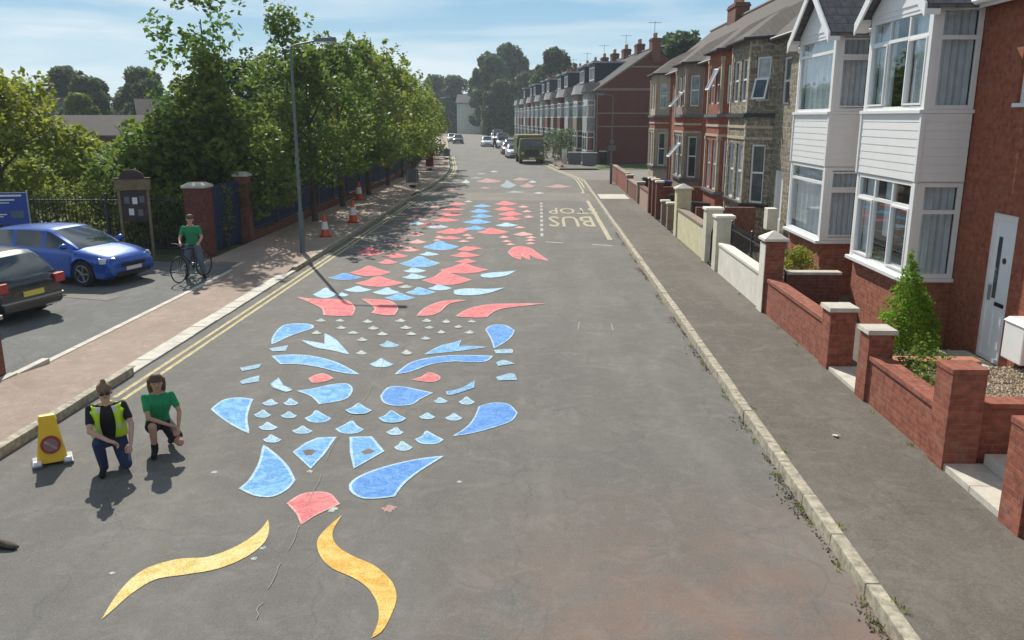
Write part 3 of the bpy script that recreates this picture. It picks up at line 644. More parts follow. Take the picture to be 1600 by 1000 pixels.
def prism(b, pts, z0, z1, mi=0):
    n = len(pts); V_ = [(x, y, z0) for x, y in pts] + [(x, y, z1) for x, y in pts]
    return b.add(V_, [tuple(range(n))[::-1], tuple(range(n, 2 * n))] + [(i, (i + 1) % n, n + (i + 1) % n, n + i) for i in range(n)], mi)
def window(par, p0, p1, s0, s1, z0, z1, cols=1, trans=(), t=0., fw=.055, gl='glassd', cur=None, sill=None, name='window', frame='white', bottom_bars=True, sash=(), dp=.07):
    f = MB(); g = MB()
    f.seg(p0, p1, s0, s0 + fw, z0, z1, t - dp, t); f.seg(p0, p1, s1 - fw, s1, z0, z1, t - dp, t)
    f.seg(p0, p1, s0 + fw, s1 - fw, z0, z0 + fw, t - dp, t - .002); f.seg(p0, p1, s0 + fw, s1 - fw, z1 - fw, z1, t - dp, t - .002)
    zs = [z0 + fw] + [z0 + (z1 - z0) * k for k in trans] + [z1 - fw]
    for z in zs[1:-1]: f.seg(p0, p1, s0 + fw, s1 - fw, z - fw / 2, z + fw / 2, t - dp, t - .004)
    cw = (s1 - s0) / cols
    for c in range(1, cols):
        s_ = s0 + cw * c
        for a, e in zip(zs[:-1], zs[1:]): f.seg(p0, p1, s_ - fw * .45, s_ + fw * .45, a + fw * .3, e - fw * .3, t - dp, t - .006)
    for c, r_ in sash:   # framed opening lights
        a0 = s0 + cw * c + fw * .6; a1 = s0 + cw * (c + 1) - fw * .6; e0, e1 = zs[r_] + fw * .3, zs[r_ + 1] - fw * .4
        k = .035
        for q in ((a0, a0 + k, e0, e1), (a1 - k, a1, e0, e1), (a0 + k, a1 - k, e0, e0 + k), (a0 + k, a1 - k, e1 - k, e1)): f.seg(p0, p1, q[0], q[1], q[2], q[3], t - dp, t + .018)
    g.seg(p0, p1, s0 + fw * .6, s1 - fw * .6, z0 + fw * .6, z1 - fw * .6, t - dp * .6, t - dp * .5)
    o = f.build(name, M[frame], par); pn = g.build('pane', M[gl], o)
    if cur:
        cb = MB(); d = Vector((p1[0] - p0[0], p1[1] - p0[1])).normalized(); n = Vector((d.y, -d.x)); L_ = s1 - s0 - 2 * fw
        for (a, e, za) in cur:
            k = max(4, int(L_ * (e - a) / .035)); V_ = []
            for i in range(k + 1):
                s_ = s0 + fw + L_ * (a + (e - a) * i / k); tt = t - .16 - .022 * math.sin(i * 1.9) - .01 * math.sin(i * .7)
                for z in (z0 + .05 + za * (z1 - z0), z1 - .05): V_.append((p0[0] + d.x * s_ + n.x * tt, p0[1] + d.y * s_ + n.y * tt, z))
            cb.add(V_, [(2 * i, 2 * i + 2, 2 * i + 3, 2 * i + 1) for i in range(k)])
        cb.build('curtain', M['curtain'], o)
    if sill: sb = MB(); sb.seg(p0, p1, s0 - .06, s1 + .06, z0 - .06, z0 - .001, t - dp, t + .09); sb.build('sill', M[sill], o)
    return o
def opensash(par, p0, p1, s0, s1, zt, ln, ang=35, t=.01):
    """top-hung light standing open"""
    d = Vector((p1[0] - p0[0], p1[1] - p0[1])).normalized(); n = Vector((d.y, -d.x)); b = MB(); ca, sa = math.cos(R(ang)), math.sin(R(ang))
    def q(s_, r_, k): tt = t + r_ * sa + k * ca; z = zt - r_ * ca + k * sa; return (p0[0] + d.x * s_ + n.x * tt, p0[1] + d.y * s_ + n.y * tt, z)
    def bar(a, c, e, f): b.hexa([q(a, f, 0), q(c, f, 0), q(c, f, .05), q(a, f, .05), q(a, e, 0), q(c, e, 0), q(c, e, .05), q(a, e, .05)])
    k = .055; bar(s0, s0 + k, 0, ln); bar(s1 - k, s1, 0, ln); bar(s0 + k, s1 - k, 0, k); bar(s0 + k, s1 - k, ln - k, ln)
    o = b.build('open_light', M['white'], par); g = MB(); g.hexa([q(s0 + k, ln - k, .02), q(s1 - k, ln - k, .02), q(s1 - k, ln - k, .03), q(s0 + k, ln - k, .03), q(s0 + k, k, .02), q(s1 - k, k, .02), q(s1 - k, k, .03), q(s0 + k, k, .03)])
    g.build('pane', M['glassd'], o); return o
def mainroof(par, y0, y1, xe, ze, xr, zr, xb, zb, m_, th=.07, ridge=True):
    b = MB()
    b.hexa([(xe, y0, ze), (xr, y0, zr), (xr, y1, zr), (xe, y1, ze), (xe, y0, ze + th), (xr, y0, zr + th), (xr, y1, zr + th), (xe, y1, ze + th)])
    b.hexa([(xr, y0, zr), (xb, y0, zb), (xb, y1, zb), (xr, y1, zr), (xr, y0, zr + th), (xb, y0, zb + th), (xb, y1, zb + th), (xr, y1, zr + th)])
    o = b.build('roof', M[m_], par)
    if ridge:
        rb = MB(); rb.tube([(xr, y0, zr + th + .02), (xr, y1, zr + th + .02)], .11, 8); rb.build('ridge_tiles', M['lead'], o)
    return o
def chimney(par, x, y, z0, z1, wx, wy, pots=4, m_='brick_d'):
    b = MB(); b.box(x - wx / 2, x + wx / 2, y - wy / 2, y + wy / 2, z0, z1); b.box(x - wx / 2 - .05, x + wx / 2 + .05, y - wy / 2 - .05, y + wy / 2 + .05, z1 - .22, z1 - .1)
    o = b.build('chimney', M[m_], par)
    for k in range(pots):
        p = MB(); yy = y - wy / 2 + wy * (k + .5) / pots; p.lathe([(.13, z1), (.10, z1 + .1), (.09, z1 + .38), (.12, z1 + .4), (.12, z1 + .45), (.08, z1 + .45)], (x, yy, 0), 10); p.build('chimney_pot', M['terracotta'], o, smooth=True)
    return o
def pipe(par, x, y, z0, z1, m_='white', r_=.04, name='drainpipe'):
    b = MB(); b.tube([(x, y, z0), (x, y, z1)], r_, 8)
    for z in frange(z0 + .4, z1 - .3, 1.6): b.box(x - r_ * 1.5, x + .05, y - r_ * 1.5, y + r_ * 1.5, z, z + .04)
    return b.build(name, M[m_], par, smooth=True)

# ------------------------------------------------------------------ the near pair with white clad bays
XF = 7.35
def near_house(label, y0, y1, by0, by1, door_y, cols, simple=False, wind=None, corner=False):
    T = thing('brick_house', label, 'house', (XF, (y0 + y1) / 2, 0), 0, 'houses along the right of the street'); oy = (y0 + y1) / 2
    a, c = y0 - oy, y1 - oy; b0, b1 = by0 - oy, by1 - oy; xb = -.85; ze = 6.15
    w_ = MB(); ops = []
    d0, d1 = door_y[0] - oy, door_y[1] - oy
    if not simple or True:
        ops.append((c - d1, c - d0, .33, 2.72))
        if wind: ops.append((c - (wind[1] - oy), c - (wind[0] - oy), wind[2], wind[3]))
    P0, P1 = (0, c), (0, a)
    wallopen(w_, P0, P1, 0, ze + .1, ops, .14)
    w_.add([(0, a, 0), (7.5, a, 0), (7.5, a, ze), (3.65, a, 9.15), (0, a, ze)], [(0, 1, 2, 3, 4)]); w_.add([(0, c, 0), (7.5, c, 0), (7.5, c, ze), (3.65, c, 9.15), (0, c, ze)], [(4, 3, 2, 1, 0)])
    w_.add([(7.5, a, 0), (7.5, c, 0), (7.5, c, ze), (7.5, a, ze)], [(0, 1, 2, 3)]); w_.box(.15, .2, a + .05, c - .05, 0, ze)
    w_.build('wall', M['brick_h'], T)
    mainroof(T, a, c, -.28, ze - .12, 3.65, 9.2, 7.8, ze - .1, 'slate')
    g = MB(); g.tube([(-.30, a, ze - .12), (-.30, c, ze - .12)], .06, 8); g.box(-.24, -.2, a, c, ze - .22, ze - .08); g.build('gutter', M['white'], T)
    # bay
    poly = [(0, b1), (xb, b1), (xb, b0), (0, b0)]
    pr = MB(); prism(pr, [(0, b1 - .06), (xb + .06, b1 - .06), (xb + .06, b0 + .06), (0, b0 + .06)], 0, 1.36); pr.build('bay_plinth', M['brick'], T)
    segs = [((0, b1), (xb, b1)), ((xb, b1), (xb, b0)), ((xb, b0), (0, b0))]; lens = [-xb, b1 - b0, -xb]
    sl = MB(); prism(sl, [(0, b1 + .02), (xb - .09, b1 + .02), (xb - .09, b0 - .02), (0, b0 - .02)], 1.36, 1.43); sl.build('bay_sill', M['white'], T, bevel=.01)
    core = MB(); prism(core, [(-.002, b1 - .3), (-.02, b1 - .3), (-.02, b0 + .3), (-.002, b0 + .3)], 1.45, 6.1); core.build('room_shade', M['room_shade'], T)  # thin panel over the brick, painted dark as the unlit interior
    # clad band between the floors
    cl = MB(); z = 3.13
    k = 0
    while z < 4.27:
        for i, (p, q) in enumerate(segs):
            ln = lens[i]; s0, s1 = (.03, ln - .03) if i != 1 else (0.03, ln - .03)
            d = Vector((q[0] - p[0], q[1] - p[1])).normalized(); n = Vector((d.y, -d.x)); h_ = .1425
            def qq(s_, t, zz): return (p[0] + d.x * s_ + n.x * t, p[1] + d.y * s_ + n.y * t, zz)
            t0, t1 = (.016, .009)
            cl.hexa([qq(s0, t0, z), qq(s1, t0, z), qq(s1, -.05, z), qq(s0, -.05, z), qq(s0, t1, z + h_ - .001), qq(s1, t1, z + h_ - .001), qq(s1, -.05, z + h_ - .001), qq(s0, -.05, z + h_ - .001)])
        z += h_; k += 1
    for x, y in ((xb, b1), (xb, b0)): cl.box(x - .035, x + .035, y - .035 if y == b0 else y - .035, y + .035, 3.12, 4.27)
    cl.build('cladding', M['white'], T)
    pk = MB(); prism(pk, [(0, b1 - .05), (xb + .05, b1 - .05), (xb + .05, b0 + .05), (0, b0 + .05)], 3.10, 4.27); pk.build('bay_core', M['white'], T)
    s2 = MB(); prism(s2, [(0, b1 + .02), (xb - .07, b1 + .02), (xb - .07, b0 - .02), (0, b0 - .02)], 4.272, 4.335); s2.build('bay_sill', M['white'], T, bevel=.01)
    for (z0, z1, gf) in ((1.435, 3.10, 1), (4.337, 6.0, 0)):
        for x, y in ((xb, b1), (xb, b0)):
            sy = -1 if y == b1 else 1; posts = MB()
            posts.box(x, x + .11, min(y, y + sy * .11), max(y, y + sy * .11), z0, z1)
            posts.build('corner_post', M['white'], T)
        tr = .74
        cu = [(0, .28, 0), (.72, 1, 0)] if not gf else [(0, 1, .0)]
        if cols == 3:
            window(T, *segs[1], .112, lens[1] - .112, z0, z1, 3, (tr,), -.01, .06, 'glass', [(.0, .30, 0), (.66, 1, 0)] if not gf else [(0, .16, 0), (.4, .6, .3), (.88, 1, 0)], sash=((0, 0), (2, 0)))
        else:
            window(T, *segs[1], .112, lens[1] - .112, z0, z1, 1, (.78,), -.01, .065, 'glass', [(0, 1, 0)])
        window(T, *segs[2], .112, lens[2] - .02, z0, z1, 1, (.70,), -.01, .07, 'glass', [(0, 1, 0)], sash=() if cols == 3 else ((0, 0), (0, 1)))
        window(T, *segs[0], .02, lens[0] - .112, z0, z1, 1, (.70,), -.01, .07, 'glassd')
    # bay gable
    hd = MB(); prism(hd, [(0, b1), (xb, b1), (xb, b0), (0, b0)], 6.002, 6.10); hd.build('bay_head', M['white'], T)
    ym = (b0 + b1) / 2; ap = 7.12; ex = .22; gx = xb - .02
    gb_ = MB(); gb_.add([(gx, b1 - .02, 6.1), (gx, b0 + .02, 6.1), (gx, ym, ap - .14), (gx + .08, b1 - .02, 6.1), (gx + .08, b0 + .02, 6.1), (gx + .08, ym, ap - .14)], [(0, 1, 2), (5, 4, 3), (0, 3, 4, 1), (1, 4, 5, 2), (2, 5, 3, 0)]); gb_.build('gable_panel', M['white'], T)
    rl = MB(); sl_ = (ap - 6.1) / (b1 - ym)
    for sg in (-1, 1):
        ye = ym + sg * (b1 - ym + ex); zee = 6.1 - sl_ * ex
        rl.hexa([(xb - .22, ye, zee), (3.4, ye, zee), (3.4, ym, ap), (xb - .22, ym, ap), (xb - .22, ye, zee + .07), (3.4, ye, zee + .07), (3.4, ym, ap + .07), (xb - .22, ym, ap + .07)])
    rr_ = rl.build('bay_roof', M['slate'], T)
    bb = MB()
    for sg in (-1, 1):
        ye = ym + sg * (b1 - ym + ex); zee = 6.1 - sl_ * ex
        bb.hexa([(xb - .26, ye, zee - .14), (xb - .222, ye, zee - .14), (xb - .222, ym, ap - .12), (xb - .26, ym, ap - .12), (xb - .26, ye, zee + .08), (xb - .222, ye, zee + .08), (xb - .222, ym, ap + .09), (xb - .26, ym, ap + .09)])
        bb.hexa([(xb - .222, ye, zee - .1), (xb, ye, zee - .1), (xb, ye - sg * .2, zee + sl_ * .2 - .1), (xb - .222, ye - sg * .2, zee + sl_ * .2 - .1), (xb - .222, ye, zee - .01), (xb, ye, zee - .01), (xb, ye - sg * .2, zee + sl_ * .2 - .02), (xb - .222, ye - sg * .2, zee + sl_ * .2 - .02)])
    bb.build('bargeboard', M['white'], T)
    # door
    ds0, ds1 = c - d1, c - d0
    f = MB()
    for q in ((ds0, ds0 + .09, .33, 2.72), (ds1 - .09, ds1, .33, 2.72), (ds0 + .09, ds1 - .09, 2.62, 2.72), (ds0 + .09, ds1 - .09, .33, .40)): f.seg(P0, P1, *q, -.12, -.03)
    df = f.build('door_frame', M['white'], T)
    dl = MB(); dl.seg(P0, P1, ds0 + .09, ds1 - .09, .40, 2.62, -.11, -.06)
    m0 = (ds0 + ds1) / 2
    for q in ((ds0 + .17, m0 - .06, .55, 1.15), (m0 + .06, ds1 - .17, .55, 1.15)):
        dl.seg(P0, P1, q[0], q[1], q[2], q[3], -.065, -.045)
    D_o = dl.build('door', M['door'], df, bevel=.006)
    gp = MB(); gp.seg(P0, P1, ds0 + .2, ds0 + .30, 1.35, 2.35, -.07, -.05); gp.build('glazing_slot', M['glassd'], T)
    hn = MB(); hn.seg(P0, P1, ds0 + .13, ds0 + .16, 1.3, 1.55, -.06, -.02); hn.build('door_handle', M['greym'], T)
    lb = MB(); lb.seg(P0, P1, m0 - .05, m0 + .2, 1.24, 1.30, -.062, -.04); lb.build('letter_box', M['black'], T)
    nb = MB(); nb.lathe([(.05, -.0), (.05, .02)], (-(-.052), (c - m0 - .05), 1.98), 12, 'x'); nb.build('number_plate', M['black'], T)
    if wind:
        window(T, P0, P1, c - (wind[1] - oy), c - (wind[0] - oy), wind[2], wind[3], 1, (.7,), -.05, .07, 'glass', [(0, .4, 0), (.6, 1, 0)], 'white')
    return T
h1 = near_house('red brick house with three-column white bay windows and a pale blue panelled front door', 11.6, 18.25, 14.75, 17.45, (13.0, 13.75), 3, wind=(12.45, 13.5, 4.42, 5.75))
h2 = near_house('red brick house with single-pane clad bay and gable, joined to the rubble stone house', 18.25, 24.25, 19.4, 22.05, (22.9, 23.7), 1)
q_ = MB()
for k in range(22): q_.box(-.02, .12, 24.10 - 21.25 - .02, 24.27 - 21.25, .3 + k * .27, .42 + k * .27)
q_.build('quoin_stones', M['white_d'], h2)
h0 = near_house('red brick house at the right edge, partly outside the photo', 4.6, 11.6, 5.4, 8.0, (9.6, 10.4), 3, wind=(9.5, 10.5, 4.42, 5.75))
pipe(h1, -.06, 12.0 - 14.925, .3, 6.0, 'blackm')
chimney(h2, 3.7, 2.8, 8.0, 10.3, .7, 1.6, 4)

# ------------------------------------------------------------------ the terrace with canted bays
TX = 7.5
def terrace_house(label, y0, y1, by0, by1, kind, name='terraced_house', openl=None):
    oy = (y0 + y1) / 2; T = thing(name, label, 'house', (TX, oy, 0), 0, 'houses along the right of the street')
    a, c, b0, b1 = y0 - oy, y1 - oy, by0 - oy, by1 - oy; xb = -.7; ct = .72; ze = 6.72
    ms = {'stone': ['stone', 'stone', 'stone_buff'], 'red': ['brick_h', 'brick_h', 'stone_buff'], 'brown': ['brick_h', 'stone_brown', 'stone_buff'], 'cream': ['brick_h', 'stone_buff', 'stone_buff']}[kind]
    w_ = MB(); P0, P1 = (0, c), (0, a)
    dy = b0 - ct - 1.5 if b0 - ct - a > c - b1 - ct else b1 + ct + .5
    ops = [(c - dy - .95, c - dy, .33, 2.6), (c - dy - .9, c - dy - .05, 4.6, 6.0)]
    wallopen(w_, P0, P1, 0, ze, ops, .14, 0)
    w_.add([(0, a, 0), (7.5, a, 0), (7.5, a, ze), (3.3, a, 9.35), (0, a, ze)], [(0, 1, 2, 3, 4)]); w_.add([(0, c, 0), (7.5, c, 0), (7.5, c, ze), (3.3, c, 9.35), (0, c, ze)], [(4, 3, 2, 1, 0)])
    w_.add([(7.5, a, 0), (7.5, c, 0), (7.5, c, ze), (7.5, a, ze)], [(0, 1, 2, 3)]); w_.box(.15, .2, a + .05, c - .05, 0, ze)
    w_.build('wall', M[ms[0]], T)
    mainroof(T, a, c, -.3, ze - .2, 3.3, 9.4, 7.8, ze - .1, 'tile_b')
    path = [(0, b1 + ct), (xb, b1), (xb, b0), (0, b0 - ct)]; segs = list(zip(path[:-1], path[1:]))
    lens = [math.dist(p, q) for p, q in segs]; bw = MB(); st = MB()
    GF, FF = (1.45, 3.35), (4.72, 6.1)
    for i, (p, q) in enumerate(segs):
        L_ = lens[i]; n_ = 1 if i != 1 else 2; o_ = []
        if i == 1: spans = [(.28, L_ / 2 - .14), (L_ / 2 + .14, L_ - .28)]
        else: spans = [(.24, L_ - .24)]
        for s0, s1 in spans: o_ += [(s0, s1, *GF), (s0, s1, *FF)]
        lo = [o for o in o_ if o[2] < 3]; hi = [o for o in o_ if o[2] > 4]
        wallopen(bw, p, q, 0, 3.5, lo, .12, 1); wallopen(bw, p, q, 3.5, 4.25, [], .12, 0); wallopen(bw, p, q, 4.25, ze - .05, hi, .12, 1)
        for s0, s1, z0, z1 in o_: window(T, p, q, s0 + .003, s1 - .003, z0, z1, 1, (.52,), -.06, .06, 'glassd' if (i + int(z0)) % 2 else 'glassp', None, None, frame='white')
        # string courses in dressed stone
        for z in (3.5, 3.86): st.seg(p, q, -.01, L_ + .01, z, z + .09, -.02, .035)
    bw.build('bay', [M[ms[0]], M[ms[1]]], T); st.build('string_course', M[ms[2]], T)
    for e, z0, z1 in ((.12, 4.22, 4.34), (.10, 1.32, 1.42)):
        lg = MB(); prism(lg, [(0, b1 + ct + e), (xb - e, b1 + e * .4), (xb - e, b0 - e * .4), (0, b0 - ct - e)], z0, z1)
        lg.build('bay_ledge', M['blackm' if kind == 'stone' else 'grey'], T)
    for (x, y) in ((xb, b1), (xb, b0), (0.02, b0 - ct), (0.02, b1 + ct)):   # corner pilasters
        qs = MB()
        if kind == 'stone':
            for k in range(29):
                r_ = .11 + (.05 if k % 2 else 0); z = .1 + k * .225
                if z + .21 < ze - .1 and not (4.15 < z + .1 < 4.4): qs.box(x - .02, x + r_, y - r_ if y > b0 - .01 and y != b0 else y - .02, y + .02 if y > b0 + .1 else y + r_, z, z + .21)
        else:
            for z0, z1 in ((1.43, 3.49), (4.35, ze - .3)): qs.box(x - .03, x + .12, y - .08, y + .08, z0, z1); qs.box(x - .05, x + .14, y - .10, y + .10, z1 - .14, z1)
        qs.build('quoin_stones', M['stone_buff'], T)
    # hipped bay roof leaning back on the main roof
    e = .2; zt = ze - .05; ym = (b0 + b1) / 2; hp = MB(); k = 1.55
    V_ = [(-.1, b1 + ct + e, zt), (xb - e, b1 + e * .4, zt), (xb - e, b0 - e * .4, zt), (-.1, b0 - ct - e, zt), (.35, ym + .5, zt + .92), (.35, ym - .5, zt + .92), (2.4, ym + .3, zt + 1.9), (2.4, ym - .3, zt + 1.9), (2.4, b1 + ct + e, zt + .2), (2.4, b0 - ct - e, zt + .2)]
    hp.add(V_, [(1, 2, 5, 4), (0, 1, 4), (2, 3, 5), (4, 5, 7, 6), (0, 4, 6, 8), (3, 9, 7, 5), (0, 3, 2, 1)])
    hp.build('bay_roof', M['tile_b'], T)
    gu = MB()
    gp = [(0, b1 + ct + e, zt), (xb - e - .02, b1 + e * .4, zt), (xb - e - .02, b0 - e * .4, zt), (0, b0 - ct - e, zt)]; gu.tube(gp, .06, 6); gu.tube([(-.32, a, ze - .16), (-.32, b0 - ct - e, ze - .16)], .055, 6); gu.tube([(-.32, b1 + ct + e, ze - .16), (-.32, c, ze - .16)], .055, 6)
    gu.build('gutter', M['blackm'], T)
    # entrance and the window over it
    f = MB(); s0 = c - dy - .95
    for q in ((s0, s0 + .08, .33, 2.6), (s0 + .87, s0 + .95, .33, 2.6), (s0 + .08, s0 + .87, 2.5, 2.6)): f.seg(P0, P1, *q, -.12, -.03)
    fr = f.build('door_frame', M['white'], T); dd = MB(); dd.seg(P0, P1, s0 + .08, s0 + .87, .33, 2.5, -.11, -.06); dd.seg(P0, P1, s0 + .2, s0 + .75, .5, 1.1, -.06, -.045); dd.build('door', M['brick_d' if kind != 'stone' else 'white'], fr)
    window(T, P0, P1, s0 + .053, s0 + .897, 4.6, 6.0, 1, (.5,), -.06, .06, 'glassd')
    pipe(T, -.06, a + .1, .1, ze - .2, 'blackm' if kind != 'stone' else 'white_d')
    for (i, s0, s1, zt_, ln, an) in (openl or []): opensash(T, *segs[i], s0, s1, zt_, ln, an)
    return T, segs, lens
sA, sg, ls = terrace_house('rubble stone house with canted bay, one upper window tilted open, beside the clad brick house', 24.27, 31.85, 28.35, 30.95, 'stone', 'stone_house', openl=[(2, .26, .76, 5.42, .68, 17)])
wb = MB(); wb.box(-.5, -.2, -2.32, -1.9, .85, 1.5); wb.build('meter_box', M['white_d'], sA, bevel=.02)
terrace_house('red and brown brick terraced house next beyond the rubble stone house', 31.85, 38.0, 32.6, 35.0, 'red', openl=[(1, 1.3, 2.0, 6.0, .85, 24)])
terrace_house('brown terraced house with a white upper window propped open, third along the terrace', 38.0, 46.3, 40.5, 43.2, 'brown', openl=[(1, 1.5, 2.3, 5.35, .85, 40), (1, 1.5, 2.3, 3.0, .85, 40)])
tD, _, _ = terrace_house('buff stone terraced house at the far end of the terrace by the side street', 46.3, 55.6, 50.6, 53.0, 'cream')
for T_, y_, zz in ((sA, 3.2, 10.1), (tD, -2.5, 10.2)): chimney(T_, 3.3, y_, 8.6, zz, .75, 2.0, 5)
chimney(sA, 3.3, -3.3, 8.6, 10.2, .75, 1.2, 3)

# ------------------------------------------------------------------ front gardens on the right
WX = 4.86   # street face of the garden walls
def gwall(label, y0, y1, h, m_, cop=None, piers=(), name='garden_wall', x0=WX, th=.22, cat='wall', caph='stonepale', slope=0):
    T = thing(name, label, cat, (x0, (y0 + y1) / 2, .1), 0, 'front garden walls'); oy = (y0 + y1) / 2
    b = MB(); b.box(0, th, y0 - oy, y1 - oy, 0, h - .1); b.build('wall', M[m_], T, bevel=.006)
    if cop: c = MB(); c.box(-.03, th + .03, y0 - oy, y1 - oy, h - .098, h - .03); c.build('coping', M[cop], T, bevel=.008)
    for (py, w_, ph, pm, cap) in piers:
        p = MB(); p.box(-.045, w_ - .045, py - oy - w_ / 2, py - oy + w_ / 2, -.02, ph - .1); po = p.build('pier', M[pm], T, bevel=.006)
        cp = MB(); xx, yy = w_ / 2 - .045, py - oy
        if cap == 'flat': cp.frustum(xx, yy, ph - .098, ph - .03, w_ / 2 + .04, w_ / 2 + .03)
        elif cap == 'pyramid': cp.frustum(xx, yy, ph - .098, ph - .04, w_ / 2 + .06, w_ / 2 + .06); cp.frustum(xx, yy, ph - .0398, ph + .10, w_ / 2 + .05, .03)
        elif cap == 'brick': cp.frustum(xx, yy, ph - .098, ph - .03, w_ / 2 + .01, w_ / 2 + .01)
        cp.build('cap', M[caph if cap != 'brick' else 'brick_w'], po, bevel=.008)
    return T
gwall('red brick garden wall with pier at the bottom right corner of the photo', 4.6, 7.74, .82, 'brick_w', None, [(7.93, .38, 1.2, 'brick_w', 'brick')])
gwall('long red brick garden wall with planted bed behind it and a taller pier at each end', 9.75, 11.85, .76, 'brick_w', 'brick_w', [(9.58, .40, 1.30, 'brick_w', 'brick'), (12.02, .36, 1.14, 'brick_w', 'flat')])
gwall('red brick garden wall with stone capped pier in front of the white clad bays', 13.86, 17.45, .82, 'brick_w', 'brick_w', [(13.68, .42, 1.10, 'brick_w', 'flat')])
gwall('tall red brick pier with white painted street face and pyramid cap', 17.5, 17.6, .80, 'brick_w', None, [(17.83, .40, 1.66, 'brick_w', 'pyramid')], 'gate_pier', cat='gate pier', caph='white_d')
b = MB(); b.box(-.062, -.047, .08, .50, 0, 1.5)
o = b.build('painted_face', M['white_d'], bpy.data.objects['gate_pier'])
gwall('low white rendered garden wall below black railings', 18.06, 22.4, .86, 'white_d', 'white_d')
gwall('cream rendered gate pier with a flat cap, nearer of two by the black railings', 22.6, 22.62, .3, 'cream2', None, [(22.85, .46, 1.56, 'cream2', 'flat')], 'gate_pier', cat='gate pier', caph='white_d')
gwall('cream rendered gate pier with a flat cap, farther of two beyond the black railings', 24.5, 24.52, .3, 'cream2', None, [(24.3, .46, 1.62, 'cream2', 'flat')], 'gate_pier', cat='gate pier', caph='white_d')
gwall('pale yellow rendered garden wall with a worn brown coping', 24.75, 29.3, 1.06, 'cream', 'stone_brown')
gwall('yellow rendered gate pier with pyramid cap at the end of the yellow wall', 29.3, 29.35, .9, 'cream', None, [(29.62, .50, 1.76, 'cream', 'pyramid')], 'gate_pier', cat='gate pier', caph='stonepale')
for lab, y, ph, w_ in (('short brown pier with pale cap just beyond the yellow pier', 31.5, 1.06, .3), ('low brown pier with pale cap, second beyond the yellow pier', 33.0, 1.0, .3), ('slim dark brick gate pier with pale cap, third beyond the yellow pier', 34.7, 1.62, .28),
                     ('slim dark brick gate pier with pale cap, fourth beyond the yellow pier', 35.9, 1.62, .28), ('slim dark brick gate pier with pale cap beside the pink wall', 37.1, 1.6, .28)):
    gwall(lab, y - .05, y + .05, .4, 'brick_d', None, [(y, w_, ph, 'brick_d' if ph > 1.2 else 'stone_brown', 'flat')], 'gate_pier', cat='gate pier', caph='white_d')
gwall('pinkish rendered low garden wall beyond the slim dark piers', 37.3, 40.6, .95, 'pinkr', 'brick_d')
gwall('low brown brick garden wall with pale pier caps before the far corner', 41.6, 46.4, .9, 'brick_d', 'stone_brown', [(41.4, .36, 1.1, 'stone_brown', 'flat'), (46.5, .36, 1.1, 'stone_brown', 'flat')])
gwall('brown boundary wall running up to the side street corner beside the lamp post', 47.2, 56.2, 1.12, 'brick_w', 'stone_brown')
def xwall(label, y, x0, x1, h, m_, cop, th=.22):
    T = thing('dividing_wall', label, 'wall', (x0, y, .1), 0, 'walls between the front gardens')
    b = MB(); b.box(0, x1 - x0, -th / 2, th / 2, 0, h - .1); b.build('wall', M[m_], T, bevel=.006)
    if cop: c = MB(); c.box(0, x1 - x0, -th / 2 - .03, th / 2 + .03, h - .098, h - .04); c.build('coping', M[cop], T, bevel=.008)
    return T
xwall('red brick retaining wall holding up the gravel bed', 9.62, 5.22, 7.3, .86, 'brick_w', 'brick_w')
xwall('red brick wall with pale coping running back to the gap between the two white bays', 17.75, 5.3, 6.45, .95, 'brick_d', 'stonepale')
xwall('dark brown wall dividing the gardens behind the yellow wall', 27.3, 5.1, 7.0, 1.38, 'brick_d', None)
xwall('brown wall dividing the gardens by the far terraced houses', 36.5, 5.1, 7.2, 1.3, 'brick_d', None)
xwall('short red brick wall beside the doorstep of the pale blue door', 12.22, 5.3, 6.6, .62, 'brick_w', 'terracotta')
s_ = MB(); s_.box(0, 1.0, -.64, .0, 0, .10); s_.box(0, 1.0, .01, .64, 0, .10); s_.box(.45, 2.4, -.6, .6, .102, .24); st_ = s_.build('stone_step', [M['stonepale']], None, bevel=.01, loc=(4.84, 8.76, .1)); tag(st_, 'pale stone step in the gateway between the brick piers at lower right', 'step')
s_ = MB(); s_.box(0, .55, -.6, .6, 0, .08); st_ = s_.build('stone_step', M['stonepale'], None, bevel=.01, loc=(4.84, 12.85, .1)); tag(st_, 'worn stone threshold in the gateway leading to the pale blue door', 'step')
s_ = MB(); s_.box(0, .75, -.65, .75, 0, .2); s_.box(-.4, -.002, -.45, .65, 0, .1); st_ = s_.build('door_step', M['stonepale'], None, bevel=.01, loc=(6.58, 13.2, .135)); tag(st_, 'grey concrete doorstep below the pale blue front door', 'step')
bd = MB(); bd.box(5.1, 7.33, 9.75, 12.1, .1, .60); tag(bd.build('garden_bed', M['soil']), kind='structure')
gv = MB(); r = random.Random(8)
for i in range(5200):
    x, y = r.uniform(5.55, 7.3), r.uniform(9.76, 12.05); s2 = r.uniform(.012, .032); a = r.uniform(0, 6.28); z = .60 + r.uniform(0, .012)
    p = [(x + math.cos(a + k * 1.5708) * s2 * (1, .7)[k % 2], y + math.sin(a + k * 1.5708) * s2 * (1, .7)[k % 2], z) for k in range(4)]
    gv.add(p + [(x + r.uniform(-.3, .3) * s2, y + r.uniform(-.3, .3) * s2, z + s2 * .8)], [(0, 1, 4), (1, 2, 4), (2, 3, 4), (3, 0, 4)], i % 3)
gv.poly([(5.5, 9.75), (7.32, 9.75), (7.32, 12.08), (5.5, 12.08)], .602, 0)
tag(gv.build('gravel', [M['gravel'], M['stonepale'], M['stone_brown']]), kind='stuff')
mb = MB(); mb.box(-.38, 0, -.26, .26, 0, .56); mb.frustum(-.19, 0, .5602, .63, .215, .16, .285, .22); mt = mb.build('meter_box', M['white'], None, bevel=.02, loc=(7.33, 12.0, .72)); tag(mt, 'white utility box standing above the gravel at right edge', 'utility box')
